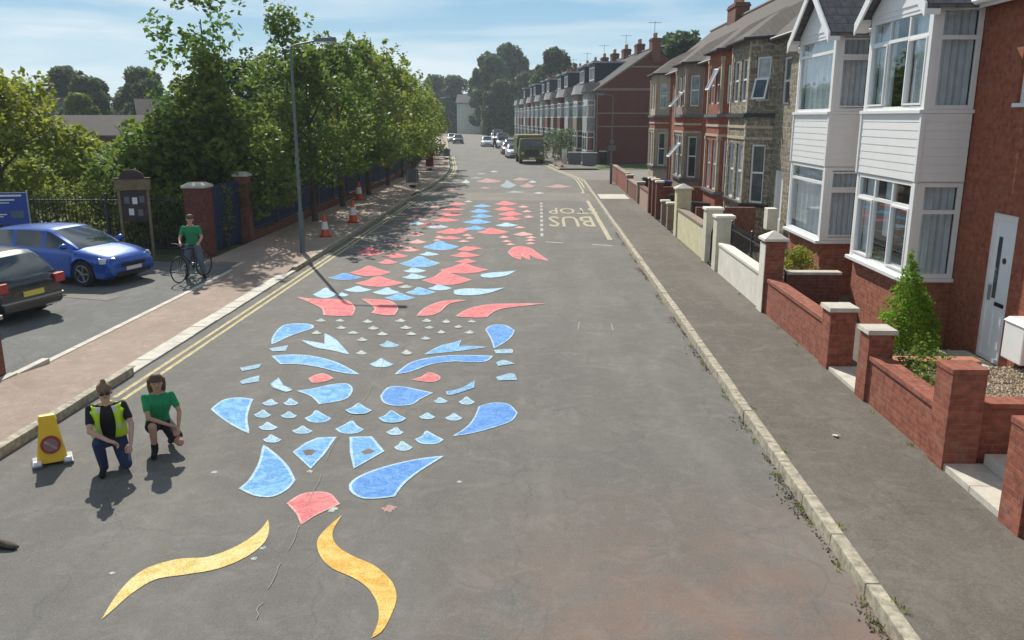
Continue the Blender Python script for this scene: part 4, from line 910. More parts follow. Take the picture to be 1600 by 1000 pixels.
lg_ = MB(); lg_.box(-.28, -.08, -.05, .05, -.18, -.001); lg_.build('stand', M['brick_d'], mt)

# ------------------------------------------------------------------ foliage
def leaves(clumps, per, size, seed, jitter=.5, flat=0.0):
    """leaf quads scattered through blobs (x, y, z, rx, ry, rz)"""
    rg = np.random.default_rng(seed); P = []; 
    for (x, y, z, rx, ry, rz) in clumps:
        n = max(6, int(per * (rx * ry * rz) ** (2 / 3)))
        d = rg.normal(size=(n, 3)); d /= np.linalg.norm(d, axis=1)[:, None]; q = rg.uniform(.25, 1.0, n) ** .45
        P.append(np.array([x, y, z]) + d * q[:, None] * np.array([rx, ry, rz]) * rg.uniform(.9, 1.1, (n, 1)))
    P = np.concatenate(P); n = len(P)
    u = rg.normal(size=(n, 3)); u[:, 2] *= .6; u /= np.linalg.norm(u, axis=1)[:, None]; t = rg.normal(size=(n, 3)); v_ = np.cross(u, t); v_ /= np.linalg.norm(v_, axis=1)[:, None]
    s = size * rg.uniform(.6, 1.35, n)[:, None]
    V_ = np.stack([P - u * s, P + v_ * s * .55, P + u * s, P - v_ * s * .55], 1).reshape(-1, 3)
    me = bpy.data.meshes.new('leaves'); me.vertices.add(4 * n); me.loops.add(4 * n); me.polygons.add(n)
    me.vertices.foreach_set('co', V_.ravel()); me.loops.foreach_set('vertex_index', np.arange(4 * n, dtype=np.int32)); me.polygons.foreach_set('loop_start', np.arange(0, 4 * n, 4, dtype=np.int32)); me.polygons.foreach_set('loop_total', np.full(n, 4, dtype=np.int32))
    me.update(); me.validate(); return me
def crown_clumps(seed, n, rx, ry, z0, z1, cr, bulge=.5, taper=.35):
    r = random.Random(seed); o = []; h_ = z1 - z0
    for i in range(n):
        t = r.random(); wid = math.sin(math.pi * min(1, max(.02, (t * (1 - .12) + .12))) ** bulge) ** .6 if t > .0 else .5
        wid = (1 - abs(2 * t - .75) ** 2.2 * .55) * (1 if t < .6 else 1 - (t - .6) / .4 * (1 - taper))
        a = r.uniform(0, 6.283); q = r.random() ** .5
        c = cr * r.uniform(.6, 1.35); o.append((math.cos(a) * q * rx * wid, math.sin(a) * q * ry * wid, z0 + t * h_, c, c, c * .75))
    for i in range(n // 5):
        a = r.uniform(0, 6.283); q = r.random() ** .6; c = cr * r.uniform(.3, .55); o.append((math.cos(a) * q * rx * .85, math.sin(a) * q * ry * .85, z1 - h_ * .28 * q * q + r.uniform(0, .12) * h_, c * .8, c * .8, c * 1.5))
    return o
def limbs(h_, z0, rad, seed, spread, n=7, top=.8):
    r = random.Random(seed); b = MB(); lean = (r.uniform(-.25, .25), r.uniform(-.25, .25))
    b.tube([(0, 0, -.1), (lean[0] * .2, lean[1] * .2, h_ * .2), (lean[0] * .6, lean[1] * .6, h_ * .5), (lean[0], lean[1], h_ * top)], [rad * 1.25, rad, rad * .7, rad * .18], 8)
    for k in range(n):
        t = .18 + .55 * k / n; a = k * 2.4 + r.uniform(-.4, .4); z = max(z0 * .8, h_ * t); d = spread * r.uniform(.6, 1); x, y = lean[0] * t, lean[1] * t
        b.tube([(x, y, z), (x + math.cos(a) * d * .5, y + math.sin(a) * d * .5, z + d * .45), (x + math.cos(a) * d, y + math.sin(a) * d, z + d * 1.0)], [rad * .5, rad * .3, rad * .08], 5)
    return b
tree_mesh = {}
def tree(name, label, loc, key, params, leafm, scale=1., rz=0., group=None, cat='tree'):
    """params: (seed, n clumps, rx, ry, z0, z1, clump r, leaves per, leaf size, trunk radius)"""
    T = thing(name, label, cat, loc, rz, group); T.scale = (scale,) * 3
    if key not in tree_mesh:
        seed, n, rx, ry, z0, z1, cr_, per, ls, tr = params[:10]; cl = crown_clumps(seed, n, rx, ry, z0, z1, cr_)
        cl += params[10] if len(params) > 10 else []
        me = leaves(cl, per, ls, seed); me.name = 'crown'; tb = limbs(z1, z0, tr, seed, rx * .7).build('trunk', M['bark'], T, smooth=True)
        tree_mesh[key] = (me, tb.data)
    else: tb = bpy.data.objects.new('trunk', tree_mesh[key][1]); COL.objects.link(tb); tb.parent = T
    me = tree_mesh[key][0].copy() if False else tree_mesh[key][0]
    if not me.materials: me.materials.append(M[leafm])
    c = bpy.data.objects.new('crown', me); COL.objects.link(c); c.parent = T
    if me.materials[0] != M[leafm]: c.material_slots[0].link = 'OBJECT'; c.material_slots[0].material = M[leafm]
    return T
tA = (3, 120, 2.9, 3.1, 2.0, 7.7, .56, 225, .12, .12); tB = (5, 120, 2.7, 3.0, 1.8, 7.1, .53, 225, .12, .11); tC = (8, 115, 3.0, 3.2, 2.0, 7.9, .57, 220, .125, .12)
ordn = ['first', 'second', 'third', 'fourth', 'fifth', 'sixth', 'seventh', 'eighth', 'ninth', 'tenth', 'eleventh', 'twelfth', 'thirteenth', 'fourteenth', 'fifteenth', 'sixteenth']
GT = 'trees along the left footway'
sparse = (13, 30, 2.0, 2.0, 3.0, 9.6, .62, 190, .12, .10, [(-.9, .4, 8.6, .5, .5, .7), (.2, 0, 9.6, .35, .35, .8), (-1.6, 0, 7.4, .6, .6, .6)])
tree('street_tree', 'tall sparse broad-leaved tree rising highest above the brick pillar', (-12.2, 31.5, 0), 'S', sparse, 'leaf', 1.0, .3, GT)
tree('street_tree', 'bushy green tree just behind the brick pier, nearest in the row', (-11.3, 29.3, 0), 'B', tB, 'leaf', .86, 1.0, GT)
tree('street_tree', 'slender sparse tree whose tip stands just left of the near lamp post head', (-10.8, 37.0, 0), 'S2', (17, 36, 1.7, 1.8, 2.5, 8.6, .62, 200, .12, .09), 'leaf', 1.0, 2., GT)
for i, (x, y, k, s, m_) in enumerate([(-9.1, 33.6, 'C', .86, 'leaf'), (-9.3, 39.4, 'A', .96, 'leaf'), (-9.3, 45.6, 'B', 1.08, 'leafo'), (-9.4, 52.0, 'C', .98, 'leafo'), (-9.6, 59.0, 'A', .95, 'leafo'), (-9.9, 66.0, 'B', .98, 'leafo'),
                                      (-10.8, 73.5, 'C', .86, 'leaf'), (-12.0, 82, 'A', .88, 'leaf'), (-13.2, 91, 'B', .95, 'leafo'), (-14.9, 102, 'A', 1.02, 'leaf'), (-17.0, 115, 'C', 1.02, 'leaf'), (-19.0, 128, 'B', 1.08, 'leaf')]):
    tree('street_tree', 'leafy %s tree on the left footway, %s in the row beyond the brick piers' % ('olive' if m_ == 'leafo' else 'green', ordn[i]), (x, y, 0), k, {'A': tA, 'B': tB, 'C': tC}[k], m_, s, i * 1.7, GT)
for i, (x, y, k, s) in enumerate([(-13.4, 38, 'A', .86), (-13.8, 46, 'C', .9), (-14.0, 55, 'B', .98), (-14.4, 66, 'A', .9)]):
    tree('garden_tree', 'dark-leaved tree behind the blue fence, %s from the camera' % ordn[i], (x, y, 0), k, {'A': tA, 'B': tB, 'C': tC}[k], 'leafd', s, i * 2.1, 'trees behind the blue fence')
GY = 'garden trees at left behind the car park hedge'
tree('garden_tree', 'yellow-green tree at the left edge behind the blue sign', (-19.2, 29.5, 0), 'Y', (21, 66, 2.9, 2.8, .6, 5.6, .85, 330, .12, .12), 'leafy', 1, 0, GY)
tree('garden_tree', 'low yellow-green tree filling the gap left of the tall sparse tree', (-16.4, 35.5, 0), 'Y2', (22, 60, 2.7, 2.6, .6, 4.3, .85, 330, .12, .1), 'leafy', .82, 0, GY)
tree('garden_tree', 'yellowish rounded tree lower left of the tall sparse tree', (-14.4, 31.6, 0), 'Y2', (22, 60, 2.7, 2.6, .6, 4.3, .85, 330, .12, .1), 'leafo', .80, 2, GY)
tree('garden_tree', 'low leafy tree right behind the railings by the big brick pier', (-12.2, 28.2, 0), 'Y2', (22, 60, 2.7, 2.6, .6, 4.3, .85, 330, .12, .1), 'leaf', .92, 4, GY)
tree('garden_tree', 'low green tree leaning over the gate between the two brick piers', (-11.7, 29.8, 0), 'Y2', (22, 60, 2.7, 2.6, .6, 4.3, .85, 330, .12, .1), 'leaf', 1.05, 5, GY)
tree('garden_tree', 'mixed green shrubby tree between the left yellow-green tree and the notice board', (-18.9, 36, 0), 'Y3', (24, 50, 2.4, 2.4, .3, 3.0, .8, 330, .12, .1), 'leaf', .82, 0, GY)
tree('garden_tree', 'dark slim bush standing up above the hedge at left', (-16.6, 31, 0), 'K', (25, 26, .55, .55, .2, 3.1, .4, 500, .08, .06), 'leafd', 1, 0, GY)
# hedge behind the railings
hm = []; r = random.Random(4)
for i in range(95):
    x = -18.5 + r.random() * 8.4; hm.append((x, 26.4 + r.uniform(-.15, .5), r.uniform(.5, 2.0), .42, .36, .36))
hT = thing('hedge', 'clipped green hedge behind the black railings beside the car park', 'hedge', (0, 0, 0)); me = leaves(hm, 560, .062, 4); me.materials.append(M['leafo']); o = bpy.data.objects.new('foliage', me); COL.objects.link(o); o.parent = hT
st = MB()
for i in range(26): x = -18.3 + i * .33; st.tube([(x, 26.5, 0), (x + .05, 26.5, .9), (x - .05, 26.5, 1.7)], [.035, .03, .01], 5)
st.build('stem', M['bark'], hT)
# garden plants at the right
def bush(name, label, loc, clumps, per, ls, lm, seed, pot=None, cat='shrub'):
    T = thing(name, label, cat, loc); me = leaves(clumps, per, ls, seed); me.materials.append(M[lm]); me.name = 'foliage'; o = bpy.data.objects.new('foliage', me); COL.objects.link(o); o.parent = T
    s = MB(); s.tube([(0, 0, -.02), (.01, 0, clumps[0][2] * .5), (0, .01, clumps[0][2])], [.03, .025, .01], 6); s.build('stem', M['bark'], T)
    if pot: p = MB(); p.lathe([(pot * .7, 0), (pot, pot * 1.3), (pot * 1.08, pot * 1.3), (pot * 1.08, pot * 1.5), (pot * .9, pot * 1.5)], (0, 0, 0), 16); p.build('pot', M['terracotta'], T, smooth=True)
    return T
cc = [(r.gauss(0, .015), r.gauss(0, .015), z, max(.03, min(.54, .36 + z * .9) * max(.02, min(1, (1.72 - z) / 1.15)) ** .9), 0, .2) for z in [.12 + i * .1 for i in range(17)]]
cc = [(x, y, z, a, a, c) for x, y, z, a, _, c in cc]; cc2 = []
for (x, y, z, a, _, c) in cc:
    for k in range(9): t = r.uniform(0, 6.28); cc2.append((x + math.cos(t) * a * .68, y + math.sin(t) * a * .68, z + r.uniform(-.05, .09), a * .34 + .025, a * .34 + .025, .12))
bush('conifer_shrub', 'bright green cone-shaped conifer standing by the three-column bay window', (6.25, 13.95, .16), cc2, 2600, .030, 'leafc', 3)
bush('garden_plant', 'leafy green plant with small white flowers behind the long brick wall', (5.32, 11.35, .58), [(r.uniform(-.2, .2), r.uniform(-.45, .4), r.uniform(.08, .52), .15, .15, .14) for i in range(26)], 1300, .032, 'leaf', 5)
bush('garden_plant', 'round clump of green plants next to the taller brick pier', (5.32, 10.35, .58), [(r.uniform(-.14, .14), r.uniform(-.2, .2), r.uniform(.08, .36), .13, .13, .12) for i in range(16)], 1500, .026, 'leafo', 6)
bush('garden_bush', 'yellow-green bush beside the tall white-faced brick pier', (5.75, 18.6, .14), [(r.uniform(-.3, .3), r.uniform(-.35, .35), r.uniform(.2, 1.15), .22, .22, .2) for i in range(30)], 1300, .04, 'leafy', 7)
bush('garden_bush', 'low green bush in front of the rubble stone house', (6.1, 26.3, .14), [(r.uniform(-.25, .25), r.uniform(-.3, .3), r.uniform(.15, .7), .2, .2, .18) for i in range(14)], 600, .04, 'leafo', 9)
# black railings with a curved gate
rt = thing('iron_railing', 'black iron railings standing above the low white rendered wall', 'railing', (5.16, 20.2, .13)); b = MB()
for z in (.35, 1.16): b.box(-.015, .015, -2.1, 2.1, z, z + .035)
for i in range(36): y = -2.08 + i * .119; b.tube([(0, y, 0), (0, y, 1.26)], .011, 5); b.lathe([(.001, 1.26), (.02, 1.28), (.001, 1.33)], (0, y, 0), 5)
b.build('bars', M['blackm'], rt)
for y in (-2.12, 0, 2.12): p = MB(); p.box(-.025, .025, y - .025, y + .025, 0, 1.34); p.lathe([(.001, 1.34), (.04, 1.37), (.04, 1.40), (.001, 1.43)], (0, y, 0), 8); p.build('post', M['blackm'], rt)
gt = thing('iron_gate', 'black iron garden gate between the two cream rendered piers', 'gate', (4.97, 23.58, .13), 0); b = MB(); n_ = 8
for i in range(n_ + 1):
    y = -.45 + .9 * i / n_; b.tube([(0, y, .05), (0, y, .8 + .28 * math.sin(math.pi * i / n_))], .012, 5)
b.tube([(0, -.45 + .9 * i / 12, .82 + .28 * math.sin(math.pi * i / 12)) for i in range(13)], .016, 6); b.box(-.012, .012, -.45, .45, .1, .13); b.box(-.012, .012, -.45, .45, .6, .63); b.build('bars', M['blackm'], gt)
# wheeled bins
def wbin(label, x, y, rz, body, lid, s=1.):
    T = thing('wheeled_bin', label, 'bin', (x, y, .135), rz, 'wheeled bins in the front gardens'); T.scale = (s, s, s)
    b = MB(); b.hexa([(-.21, -.23, .06), (.21, -.23, .06), (.21, .2, .06), (-.21, .2, .06), (-.28, -.34, .98), (.28, -.34, .98), (.28, .3, .98), (-.28, .3, .98)]); b.box(-.30, .30, -.36, .32, .94, .985); b.build('body', M[body], T, bevel=.015)
    l_ = MB(); l_.hexa([(-.31, -.38, .987), (.31, -.38, .987), (.31, .36, .987), (-.31, .36, .987), (-.27, -.34, 1.02), (.27, -.34, 1.02), (.27, .33, 1.08), (-.27, .33, 1.08)]); l_.tube([(-.25, .39, 1.02), (.25, .39, 1.02)], .018, 6); l_.build('lid', M[lid], T, bevel=.01)
    for sx in (-1, 1): w2 = MB(); w2.lathe([(.10, -.03), (.10, .03)], (sx * .25, .24, .10), 14, 'x'); w2.build('wheel', M['rubber'], T, smooth=True)
    return T
wbin('black wheeled bin with blue lid behind the far garden wall', 6.1, 41.2, 1.5, 'black', 'bluebin', 1.05); wbin('black wheeled bin with black lid left of the blue-lidded one', 5.6, 42.8, 1.4, 'black', 'black', 1.05)
wbin('black bin with a pale lid beside the grey planters at the side street corner', 5.7, 75.6, 2.9, 'black', 'greym', 1.15)
wbin('black wheeled bin standing behind the yellow pier', 5.9, 31.0, 1.6, 'black', 'black'); wbin('black wheeled bin behind the slim dark piers', 5.6, 34.0, 1.6, 'black', 'black')

# ------------------------------------------------------------------ left side: piers, railings, fence, boards
def pier(name, label, x, y, w_, h_, m_, cap='stonepale', parent=None, group=None, rz=0):
    T = thing(name, label, 'brick pier', (x, y, 0), rz, group); b = MB(); b.box(-w_ / 2, w_ / 2, -w_ / 2, w_ / 2, 0, h_ - .12); b.build('shaft', M[m_], T, bevel=.008)
    c = MB(); c.frustum(0, 0, h_ - .119, h_ - .05, w_ / 2 + .05, w_ / 2 + .05); c.frustum(0, 0, h_ - .0495, h_ + .03, w_ / 2 + .04, w_ / 2 - .1); c.build('cap', M[cap], T, bevel=.01); return T
pier('brick_pier', 'big square red brick pier with stone cap behind the cyclist', -10.3, 25.0, .62, 2.28, 'brick_g')
pier('brick_pier', 'narrower brick pier where the blue fence begins', -10.05, 28.2, .42, 2.4, 'brick_d')
pier('brick_pier', 'dark brick pier cut off by the left edge beside the car park entrance', -8.98, 12.5, .55, 1.15, 'brick_d', 'greym')
rl_ = thing('iron_railing', 'long black iron railings in front of the clipped hedge by the car park', 'railing', (-14.5, 25.3, 0)); b = MB()
for z in (.25, 1.72): b.box(-4.1, 3.85, -.02, .02, z, z + .04)
for i in range(67): b.tube([(-4.08 + i * .12, 0, .05), (-4.08 + i * .12, 0, 1.86)], .011, 5)
b.build('bars', M['blackm'], rl_)
for i in range(4): p = MB(); x = -4.1 + i * 2.65; p.box(x - .035, x + .035, -.035, .035, 0, 1.95); p.build('post', M['blackm'], rl_)
fT = thing('blue_fence', 'tall dark blue vertical bar fence on a low plinth along the left footway', 'fence', (0, 0, 0))
FX = lambda y: -10.0 + cx(y) - (.0 if y < 60 else .3)
pb = MB(); ys_ = frange(28.5, 96, 3.0)
for y0_, y1_ in zip(ys_[:-1], ys_[1:]):
    x0, x1 = FX(y0_), FX(y1_); p0, p1 = (x1, y1_), (x0, y0_); Ln = math.dist(p0, p1)
    pn = MB()
    for z in (.42, 1.25, 2.05): pn.seg(p0, p1, .05, Ln - .05, z, z + .05, -.03, .0)
    n_ = int((Ln - .1) / .115)
    for i in range(n_): s_ = .08 + i * .115; pn.seg(p0, p1, s_, s_ + .062, .36, 2.22, .002, .02)
    pn.build('panel', M['fence'], fT)
    pb.seg(p0, p1, 0, Ln, .0, .34, -.15, .12)
    q = MB(); q.box(x0 - .05, x0 + .07, y0_ - .05, y0_ + .05, 0, 2.32); q.box(x0 - .07, x0 + .09, y0_ - .07, y0_ + .07, 2.32, 2.36); q.build('post', M['fencep'], fT)
pb.build('plinth', M['brick_d'], fT)
gT = thing('blue_gate', 'dark blue barred gate standing between the two brick piers', 'gate', (-10.15, 26.6, 0)); b = MB()
for z in (.15, 1.1, 2.0): b.box(-.02, .02, -1.25, 1.35, z, z + .06)
for i in range(21): b.box(.021, .04, -1.22 + i * .125, -1.16 + i * .125, .1, 2.15)
b.build('bars', M['fence'], gT)
nT = thing('notice_board', 'timber notice board on two posts with a small dark arched top', 'notice board', (-12.15, 24.75, 0), R(20))
for sx in (-1, 1): p = MB(); p.box(sx * .40 - .04, sx * .40 + .04, -.04, .04, 0, 2.1); p.build('post', M['wood'], nT)
b = MB(); b.box(-.5, .5, -.06, .06, 2.102, 2.42); b.build('header', M['wood'], nT, bevel=.01)
b = MB(); b.box(-.52, .52, -.08, .08, 2.42, 2.46)
arch = [(math.cos(a) * .34, math.sin(a) * .24) for a in [math.pi * k / 10 for k in range(11)]]; n_ = len(arch)
b.add([(x, -.05, 2.46 + z) for x, z in arch] + [(x, .05, 2.46 + z) for x, z in arch], [tuple(range(n_)), tuple(range(n_, 2 * n_))[::-1]] + [(i, (i + 1) % n_, n_ + (i + 1) % n_, n_ + i) for i in range(n_)]); b.build('arched_top', M['woodd'], nT)
b = MB(); b.box(-.355, .355, -.02, .02, 1.15, 2.08); b.build('board', M['woodd'], nT)
for k, (x, z) in enumerate([(-.2, 1.8), (.02, 1.78), (.22, 1.82), (-.1, 1.45), (.15, 1.42)]): b = MB(); b.box(x - .07, x + .07, -.026, -.021, z - .1, z + .1); b.build('paper_notice', M['plate_w'] if k % 2 else M['grey'], nT)
sT = thing('blue_sign', 'blue information sign with pale lines of small text at left edge', 'sign', (-15.85, 24.2, 0), R(14))
b = MB(); b.box(-.75, .68, -.02, .02, 1.1, 2.05); b.build('panel', M['signblue'], sT, bevel=.005); b = MB(); b.box(.682, .72, -.03, .03, 0, 2.1); b.build('post', M['greym'], sT); b = MB(); b.box(-.79, -.752, -.03, .03, 0, 2.1); b.build('post', M['greym'], sT)
for (x0, x1, z0, z1) in ((-.6, .55, 1.94, 1.99), (-.6, .35, 1.82, 1.86), (-.6, .2, 1.74, 1.77), (.2, .55, 1.3, 1.52), (-.6, .1, 1.4, 1.43), (-.6, .0, 1.34, 1.365)): b = MB(); b.box(x0, x1, -.026, -.021, z0, z1); b.build('text_line', M['plate_w' if z1 - z0 < .1 else 'denim2'], sT)

def street_lamp(label, x, y, h_, arm, rise, side=1, thick=.09, plates=False, lean=0):
    T = thing('street_lamp', label, 'street lamp', (x, y, .1), 0, 'street lamps'); b = MB()
    b.tube([(0, 0, 0), (0, 0, 1.25)], thick, 12); b.tube([(0, 0, 1.25), (0, 0, 1.3), (lean, 0, h_ - .12)], [thick, thick * .62, thick * .45], 12); b.build('column', M['lampgrey'], T, smooth=True)
    dp = MB(); dp.box(-.05, .05, -thick - .012, -thick + .02, .35, .85); dp.build('access_door', M['lampgrey'], T)
    a = MB(); a.tube([(lean, 0, h_ - .12), (lean + side * .03, 0, h_ - .02), (lean + side * .15, 0, h_ + rise * .2), (lean + side * arm * .7, 0, h_ + rise)], [.04, .035, .03, .028], 8); a.build('arm', M['lampgrey'], T, smooth=True)
    hd = MB(); x0, x1 = sorted((lean + side * arm * .62, lean + side * (arm + .2))); z = h_ + rise; hd.hexa([(x0, -.10, z - .03), (x1, -.12, z - .03), (x1, .12, z - .03), (x0, .10, z - .03), (x0, -.07, z + .06), (x1, -.08, z + .09), (x1, .08, z + .09), (x0, .07, z + .06)]); ho = hd.build('lamp_head', M['lampgrey'], T, bevel=.02)
    le = MB(); le.box(x0 + .05, x1 - .05, -.07, .07, z - .055, z - .031); le.build('lens', M['lamp'], ho)
    if plates:
        d = MB(); d.lathe([(.14, -.1), (.14, -.08)], (0, 0, 2.65), 18, 'y'); d.build('round_plate', M['lampgrey'], T); d = MB(); d.box(-.24, .24, -.1, -.08, 2.1, 2.4); d.build('plate', M['grey'], T)
    return T
street_lamp('tall slim grey street lamp on the left footway nearest the camera', -7.35, 25.5, 6.15, 1.15, .16, 1, .085)
street_lamp('grey street lamp with two small plates at the right side-street corner', 4.55, 53.5, 5.4, .85, .12, -1, .08, True)
street_lamp('distant street lamp showing against the far end of the left trees', -11.6, 100, 6.3, 1.0, .15, 1, .08)

def cone(label, x, y, h_=.75, z=.115, group='traffic cones'):
    T = thing('traffic_cone', label, 'traffic cone', (x, y, z), random.uniform(0, 1), group); s = h_ / .75
    b = MB(); b.box(-.2 * s, .2 * s, -.2 * s, .2 * s, 0, .04); b.build('base', M['sred'] if z > .05 else M['black'], T, bevel=.012)
    b = MB(); b.lathe([(.15 * s, .0405), (.118 * s, .25 * s), (.08 * s, .505 * s), (.03 * s, .75 * s), (.022 * s, .75 * s)], n=18); b.build('cone_body', M['orange'], T, smooth=True)
    b = MB(); b.lathe([(.124 * s, .25 * s), (.086 * s, .505 * s), (.078 * s, .506 * s)], n=18); b.build('white_sleeve', M['plate_w'], T, smooth=True)
cone('orange traffic cone nearest the lamp post on the left footway', -7.55, 29.1, .78); cone('orange traffic cone with white sleeve, middle of three on the left footway', -7.45, 33.2, .9); cone('orange traffic cone beside the blue fence, farthest of three on the left footway', -9.2, 42.6, .95)
cone('orange cone at the far right kerb, left of a pair by the olive truck', 1.42, 73.6, .72, .0, 'cones at the far right kerb'); cone('orange cone at the far right kerb, right of a pair by the olive truck', 1.95, 71.8, .8, .0, 'cones at the far right kerb')
def aframe(label, x, y, rz, face, leg, w_=.7, h_=1.05):
    T = thing('temporary_sign', label, 'temporary sign', (x, y, .115), rz, 'folding road signs on the left footway'); b = MB(); b.hexa([(-w_ / 2, -.18, .3), (w_ / 2, -.18, .3), (w_ / 2, -.15, .3), (-w_ / 2, -.15, .3), (-w_ / 2, -.02, h_), (w_ / 2, -.02, h_), (w_ / 2, .01, h_), (-w_ / 2, .01, h_)]); b.build('sign_plate', M[face], T, bevel=.005)
    for sx in (-1, 1):
        for sy in (-1, 1): q = MB(); q.tube([(sx * w_ * .38, sy * .26, 0), (sx * w_ * .38, sy * .02 + (.02 if sy > 0 else 0), h_ - .05)], .018, 6); q.build('leg', M[leg], T)
    s = MB(); s.ball((0, 0, .08), (.25, .15, .08)); s.build('sand_bag', M['black'], T, smooth=True)
aframe('dark backed folding road sign standing at the left kerb where the trees shade ends', -7.6, 50.5, R(-18), 'grey', 'greym', .8, 1.1)
aframe('tall folding sign with dark plate and red legs beyond the shaded left footway', -8.75, 67.5, R(-10), 'redcar', 'lampred', .62, 1.6)
aframe('small dark folding sign at the left kerb, farthest of the folding signs', -9.4, 86, R(-10), 'grey', 'greym', .7, 1.0)
# yellow no-waiting marker
yT = thing('no_waiting_sign', 'yellow plastic no-waiting marker with a dark red disc beside the left kerb', 'traffic marker', (-6.08, 9.55, 0), R(33)); yT.scale = (.84,) * 3
b = MB(); b.hexa([(-.21, -.17, .05), (.21, -.17, .05), (.19, .17, .05), (-.19, .17, .05), (-.115, -.055, .66), (.115, -.055, .66), (.105, .055, .66), (-.105, .055, .66)]); b.hexa([(-.125, -.06, .661), (.125, -.06, .661), (.125, .06, .661), (-.125, .06, .661), (-.10, -.045, .74), (.10, -.045, .74), (.10, .045, .74), (-.10, .045, .74)]); b.box(-.07, .07, -.052, -.045, .58, .6)
b.build('marker_body', M['yplastic'], yT, bevel=.012)
for sx in (-1, 1):
    f = MB(); f.box(sx * .2 - .07, sx * .2 + .07, -.23, .19, 0, .049); f.build('foot', M['grey'], yT, bevel=.015)
    f = MB(); f.lathe([(.045, -.05), (.045, .05)], (sx * .2, -.2, .075), 10, 'x'); f.build('foot_end', M['plate_w'], yT, smooth=True)
def disc(nm, r_, off, m_, par):
    c = Vector((0, -.132 - off, .315)); n = Vector((0, -.61, .115)).normalized(); u = Vector((1, 0, 0)); v_ = n.cross(u); k = 24; b = MB()
    V_ = [c + (u * math.cos(6.2832 * i / k) + v_ * math.sin(6.2832 * i / k)) * r_ for i in range(k)]; V_ += [p + n * .006 for p in V_]
    V_ = [tuple(p) for p in V_]; b.add(V_, [tuple(range(k)), tuple(range(k, 2 * k))] + [(i, (i + 1) % k, k + (i + 1) % k, k + i) for i in range(k)]); return b.build(nm, M[m_], par)
dd = disc('sign_disc', .135, 0, 'sred', yT); disc('disc_centre', .098, .0075, 'redcar', dd)
b = MB(); a = -.7; c_, s2 = math.cos(a), math.sin(a)
V_ = []
for off in (.0, .004):
    for (u_, v_) in ((-.1, -.017), (.1, -.017), (.1, .017), (-.1, .017)): x, z = u_ * c_ - v_ * s2, u_ * s2 + v_ * c_; V_.append((x, -.1475 - off + z * .185, .315 + z))
b.add(V_, [(0, 1, 2, 3), (7, 6, 5, 4), (0, 4, 5, 1), (1, 5, 6, 2), (2, 6, 7, 3), (3, 7, 4, 0)]); b.build('diagonal_bar', M['m_pinkf'], dd)
# shoe at the picture edge, scrap of litter
b = MB(); st_ = [(-.14, .035, .09), (-.06, .04, .085), (.02, .042, .07), (.09, .045, .05), (.14, .035, .04), (.165, .01, .03)]
n_ = 10; V_ = []
for x, w2, h2 in st_:
    for k in range(n_): a = 6.2832 * k / n_; V_.append((x, math.cos(a) * w2, h2 / 2 + .01 + math.sin(a) * h2 / 2))
b.add(V_, [(i * n_ + k, i * n_ + (k + 1) % n_, (i + 1) * n_ + (k + 1) % n_, (i + 1) * n_ + k) for i in range(5) for k in range(n_)] + [tuple(range(n_))[::-1], tuple(range(5 * n_, 6 * n_))])
sh = b.build('shoe', M['bark'], None, smooth=True, loc=(-5.36, 7.42, 0)); tag(sh, 'brown shoe tip poking into the photo at the left edge', 'shoe'); sh.rotation_euler.z = R(-8); b = MB(); b.box(-.14, .15, -.045, .045, 0, .014); b.build('sole', M['rubber'], sh, bevel=.005)
b = MB(); r = random.Random(3); V_ = [(r.uniform(-.07, .07), r.uniform(-.05, .05), r.uniform(.0, .03)) for _ in range(9)]; b.add(V_, [(0, 1, 2), (2, 3, 4), (4, 5, 6), (6, 7, 8), (0, 3, 6), (1, 5, 8)]); tag(b.build('litter', M['flower'], None, loc=(3.95, 10.4, .125)), 'scrap of white litter on the right footway beside the long brick wall', 'litter')

